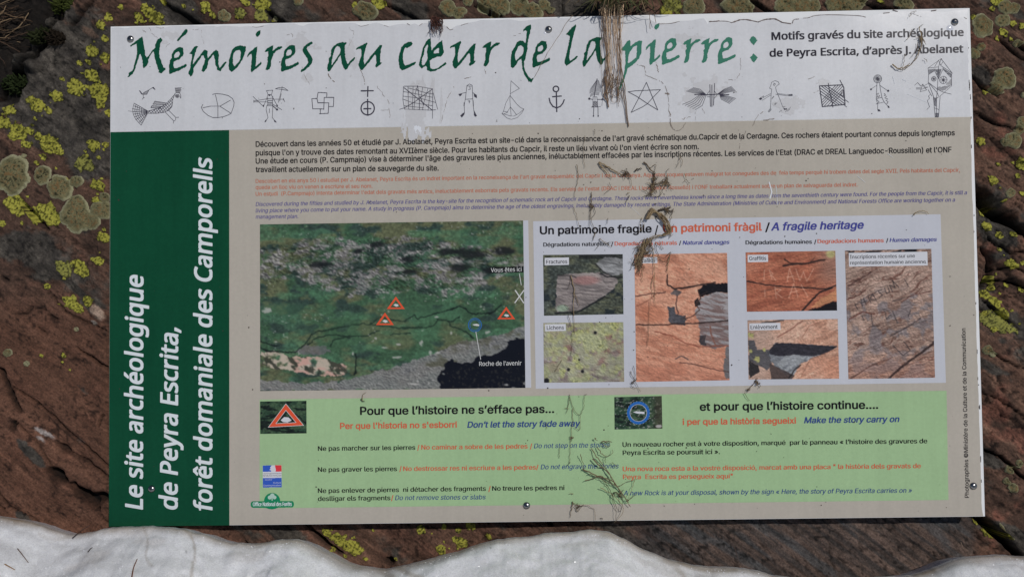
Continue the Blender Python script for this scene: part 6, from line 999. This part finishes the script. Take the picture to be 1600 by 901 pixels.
# ------------------------------------------------------------------ grass tuft rooted above the board, its dead straw hanging down in front
tuft = thing('grass_tuft', 'tuft of green and dry grass whose straw hangs over the top of the board', 'grass', P(960, -6, -.01), None)
T = Tubes()
for k in range(36):
    x0 = RNG.uniform(936, 976); top = np.array([x0, -4 + RNG.uniform(-6, 6)]); e = RNG.random(); yl = 42 + 120 * RNG.random() ** .8
    xm = 943 + (x0 - 938) * .75 + RNG.normal(0, 2.4); xe = np.clip(946 + (x0 - 940) * .62 + RNG.normal(0, 5), 938, 977)
    q = smooth_line(np.array([top, (x0 * .5 + xm * .5, 18), (xm, 40), ((xm + xe) / 2 + RNG.normal(0, 1.2), (40 + yl) / 2), (xe, yl)]), 5)
    s = np.linspace(0, 1, len(q)); nn = np.interp(q[:, 1], [-10, 10, 26, 60, 170], [-.006, .012, .007, .0022 + .002 * RNG.random(), .0014])
    T.add(P(q[:, 0], q[:, 1], nn), PXM * RNG.uniform(.32, .78) * (1 - .6 * s), 5, A(*[(150, 128, 104), (132, 110, 88), (166, 146, 122), (104, 86, 68)][RNG.integers(0, 4)]) * 1.4, .6)
for p, w in [([(944, 5), (943, 30), (945, 60), (948, 90), (950, 120)], 1.2), ([(948, 4), (947, 34), (947, 70), (951, 110)], 1.0), ([(968, 20), (969, 70), (970, 100), (975, 128), (978, 160), (982, 198)], 1.5), ([(966, 60), (970, 110), (973, 140), (977, 170), (980, 192)], 1.0), ([(960, 100), (963, 130), (968, 160)], 1), ([(1015, 22), (1016, 46)], .8), ([(1022, 20), (1025, 36)], .8), ([(945, 120), (947, 140), (944, 150), (949, 158), (951, 168)], 1.9), ([(947, 110), (948, 138), (950, 160)], 1.7), ([(964, 120), (966, 138), (967, 150)], 1.5), ([(958, 150), (955, 158), (962, 160), (966, 152)], .5)]:
    q = smooth_line(np.array(p, float), 6, .3); T.add(P(q[:, 0], q[:, 1], np.interp(q[:, 1], [0, 26, 60, 200], [.01, .009, .005, .0022])), PXM * w * .55, 5, A(*((104, 84, 66) if w < 2 else (88, 70, 56))))
for k in range(34):
    T.add(P(*(smooth_line(np.array([(x := RNG.uniform(944, 970), y := RNG.uniform(105, 140)), (x + RNG.normal(0, 2), y + 10), (x + RNG.normal(0, 4), y + RNG.uniform(14, 28))]), 4).T), .003), PXM * .35, 4, A(98, 80, 64))
T.out('hanging_straw', m_straw, tuft)
T = Tubes(); T2 = Tubes()
for k in range(120):
    g = k % 3 != 0; a = RNG.normal(-.1, 1.0) if RNG.random() < .7 else RNG.uniform(-1.6, 1.6); L = RNG.uniform(20, 62); x0 = 955 + RNG.normal(0, 11) + (RNG.uniform(0, 75) if RNG.random() < .4 else 0); y0 = RNG.uniform(-16, 4)
    ex, ey = x0 + L * math.sin(a), min(y0 + L * math.cos(a) * .55, 21.5 - RNG.random() * 4) ; mid = (x0 + (ex - x0) * .5, min(y0, ey) - RNG.uniform(0, 8))
    q = smooth_line(np.array([(x0, y0), mid, (ex, ey)]), 6); s = np.linspace(0, 1, len(q)); nn = -.004 + .03 * np.sin(s * 2.6) * RNG.uniform(.4, 1.3)
    (T if g else T2).add(P(q[:, 0], q[:, 1], nn), PXM * RNG.uniform(.6, 1.3) * (1 - .8 * s) + .00015, 4, A(*([(70, 72, 40), (58, 64, 36), (86, 84, 50)] if g else [(128, 110, 84), (100, 84, 62), (74, 60, 46)])[RNG.integers(0, 3)]), .4)
T.out('green_blades', m_blade, tuft)
for p, w in [([(935, 16), (946, 10), (958, 3), (968, -4)], 2.2), ([(936, 17), (937, 24)], 1.2)]: q = smooth_line(np.array(p, float), 5, .3); T2.add(P(q[:, 0], q[:, 1], .012), PXM * w * .5, 5, A(110, 92, 76))
T2.out('dry_blades', m_straw, tuft)

# ------------------------------------------------------------------ moss and dead grass in the earth hollow
def moss(label, cx, cy, r, col, k=420):
    T = Tubes(); c = P(cx, cy, -.015); base = np.array([c[0], c[1], rock_n(np.array([c[0]]), np.array([c[1]]))[0]])
    for i in range(k):
        a = RNG.uniform(0, 6.283); d = math.sqrt(RNG.random()) * r; x, y = cx + d * math.cos(a) * 1.25, cy + d * math.sin(a) * .85; q = P(x, y, -.015); n = rock_n(np.array([q[0]]), np.array([q[1]]))[0]; h = .012 * (1 - (d / r) ** 2) + .003
        p0 = np.array([q[0], q[1], n - .002]); v = np.array([RNG.normal(0, .35), RNG.normal(0, .35), 1.0]); p1 = p0 + v / np.linalg.norm(v) * h * RNG.uniform(.7, 1.3)
        T.add([p0, (p0 + p1) / 2, p1], np.array([.0012, .0016, .0005]), 4, np.array(A(*col)) * RNG.uniform(.5, 1.35))
    tag(T.out('moss_cushion', m_moss, base=base), label, 'moss', 'moss cushions in the earth hollow')
moss('moss cushion at the top edge of the picture, left of the yellow lichens', 92, 3, 17, (52, 58, 26)); moss('dark moss cushion in the hollow below the dead grass', 56, 52, 17, (40, 44, 26)); moss('lowest moss cushion, in the dark hollow at the left edge', 10, 124, 20, (36, 44, 24)); moss('blackish brown moss clump between the rock and the hollow', 84, 58, 11, (34, 28, 22), 260)
T = Tubes()
for k in range(46):
    x0 = RNG.uniform(-30, 10); y0 = RNG.uniform(6, 70); a = RNG.normal(-.12, .45); L = RNG.uniform(18, 62); q = smooth_line(np.array([(x0, y0), (x0 + L * .5, y0 + L * .5 * math.sin(a) - RNG.uniform(-3, 5)), (x0 + L * math.cos(a), y0 + L * math.sin(a))]), 6, .4)
    pp = P(q[:, 0], q[:, 1], -.02); nn = rock_n(pp[:, 0], pp[:, 1]) + .003 + .010 * np.sin(np.linspace(0, 3, len(q))) * RNG.random()
    T.add(P(q[:, 0], q[:, 1], nn), PXM * RNG.uniform(.35, .9), 4, A(*[(104, 84, 64), (70, 54, 42), (48, 38, 30), (124, 104, 80)][RNG.choice(4, p=[.2, .35, .3, .15])]) * .9)
tag(T.out('dead_grass', m_straw), 'wisp of dead grass stems over the dark earth hollow at the upper left', 'dead grass')
# ------------------------------------------------------------------ needles and twigs on the snow
from mathutils.bvhtree import BVHTree
_f = gridF(*SV.shape[:2]); _bv = BVHTree.FromPolygons([tuple(v) for v in SV.reshape(-1, 3)], [tuple(int(i) for i in f) for f in _f])
def on_snow(px, py):
    d = P(px, py, 0) - CAMC; h = _bv.ray_cast(Vector(CAMC), Vector(d).normalized(), 3.0)
    return np.array(h[0]) if h[0] is not None else P(px, py, .03)
def needle(label, pts, w, col, lift=.0012, name='pine_needle'):
    q = smooth_line(np.array(pts, float), 5) ; V = np.array([on_snow(x, y) for x, y in q]); V = V + np.array([0, .55, .83]) * lift
    T = Tubes(); T.add(V, PXM * w * .5 * np.linspace(1, .6, len(V)), 5, A(*col)); tag(T.out(name, m_twig), label, 'twig' if name == 'twig' else 'needle', 'needles and twigs on the snow')
needle('reddish needle standing in the snow at the bottom edge', [(206, 906), (209, 888), (215, 873)], 2.2, (96, 58, 44)); needle('brown needle at the left, below the dip in the snow', [(28, 857), (36, 867), (45, 879)], 1.6, (84, 66, 56)); needle('short yellowish needle low in the left corner of the snow', [(8, 881), (15, 885), (24, 890)], 2.0, (120, 92, 66))
needle('dark twig leaning from the snow against the rock at the left', [(115, 842), (127, 832), (142, 822)], 1.4, (52, 40, 36), .004, 'twig'); needle('thin twig at the edge of the snow under the pale green panel', [(1144, 851), (1149, 862), (1154, 880)], 1.3, (66, 52, 46), .003, 'twig'); needle('tiny dark crumb of twig on the snow left of centre', [(138, 862), (142, 857), (145, 855)], 1.6, (40, 32, 30), .001, 'twig'); needle('tiny upright straw at the snow edge right of centre', [(1500, 848), (1502, 853), (1504, 858)], 1.1, (110, 92, 78), .003, 'twig')
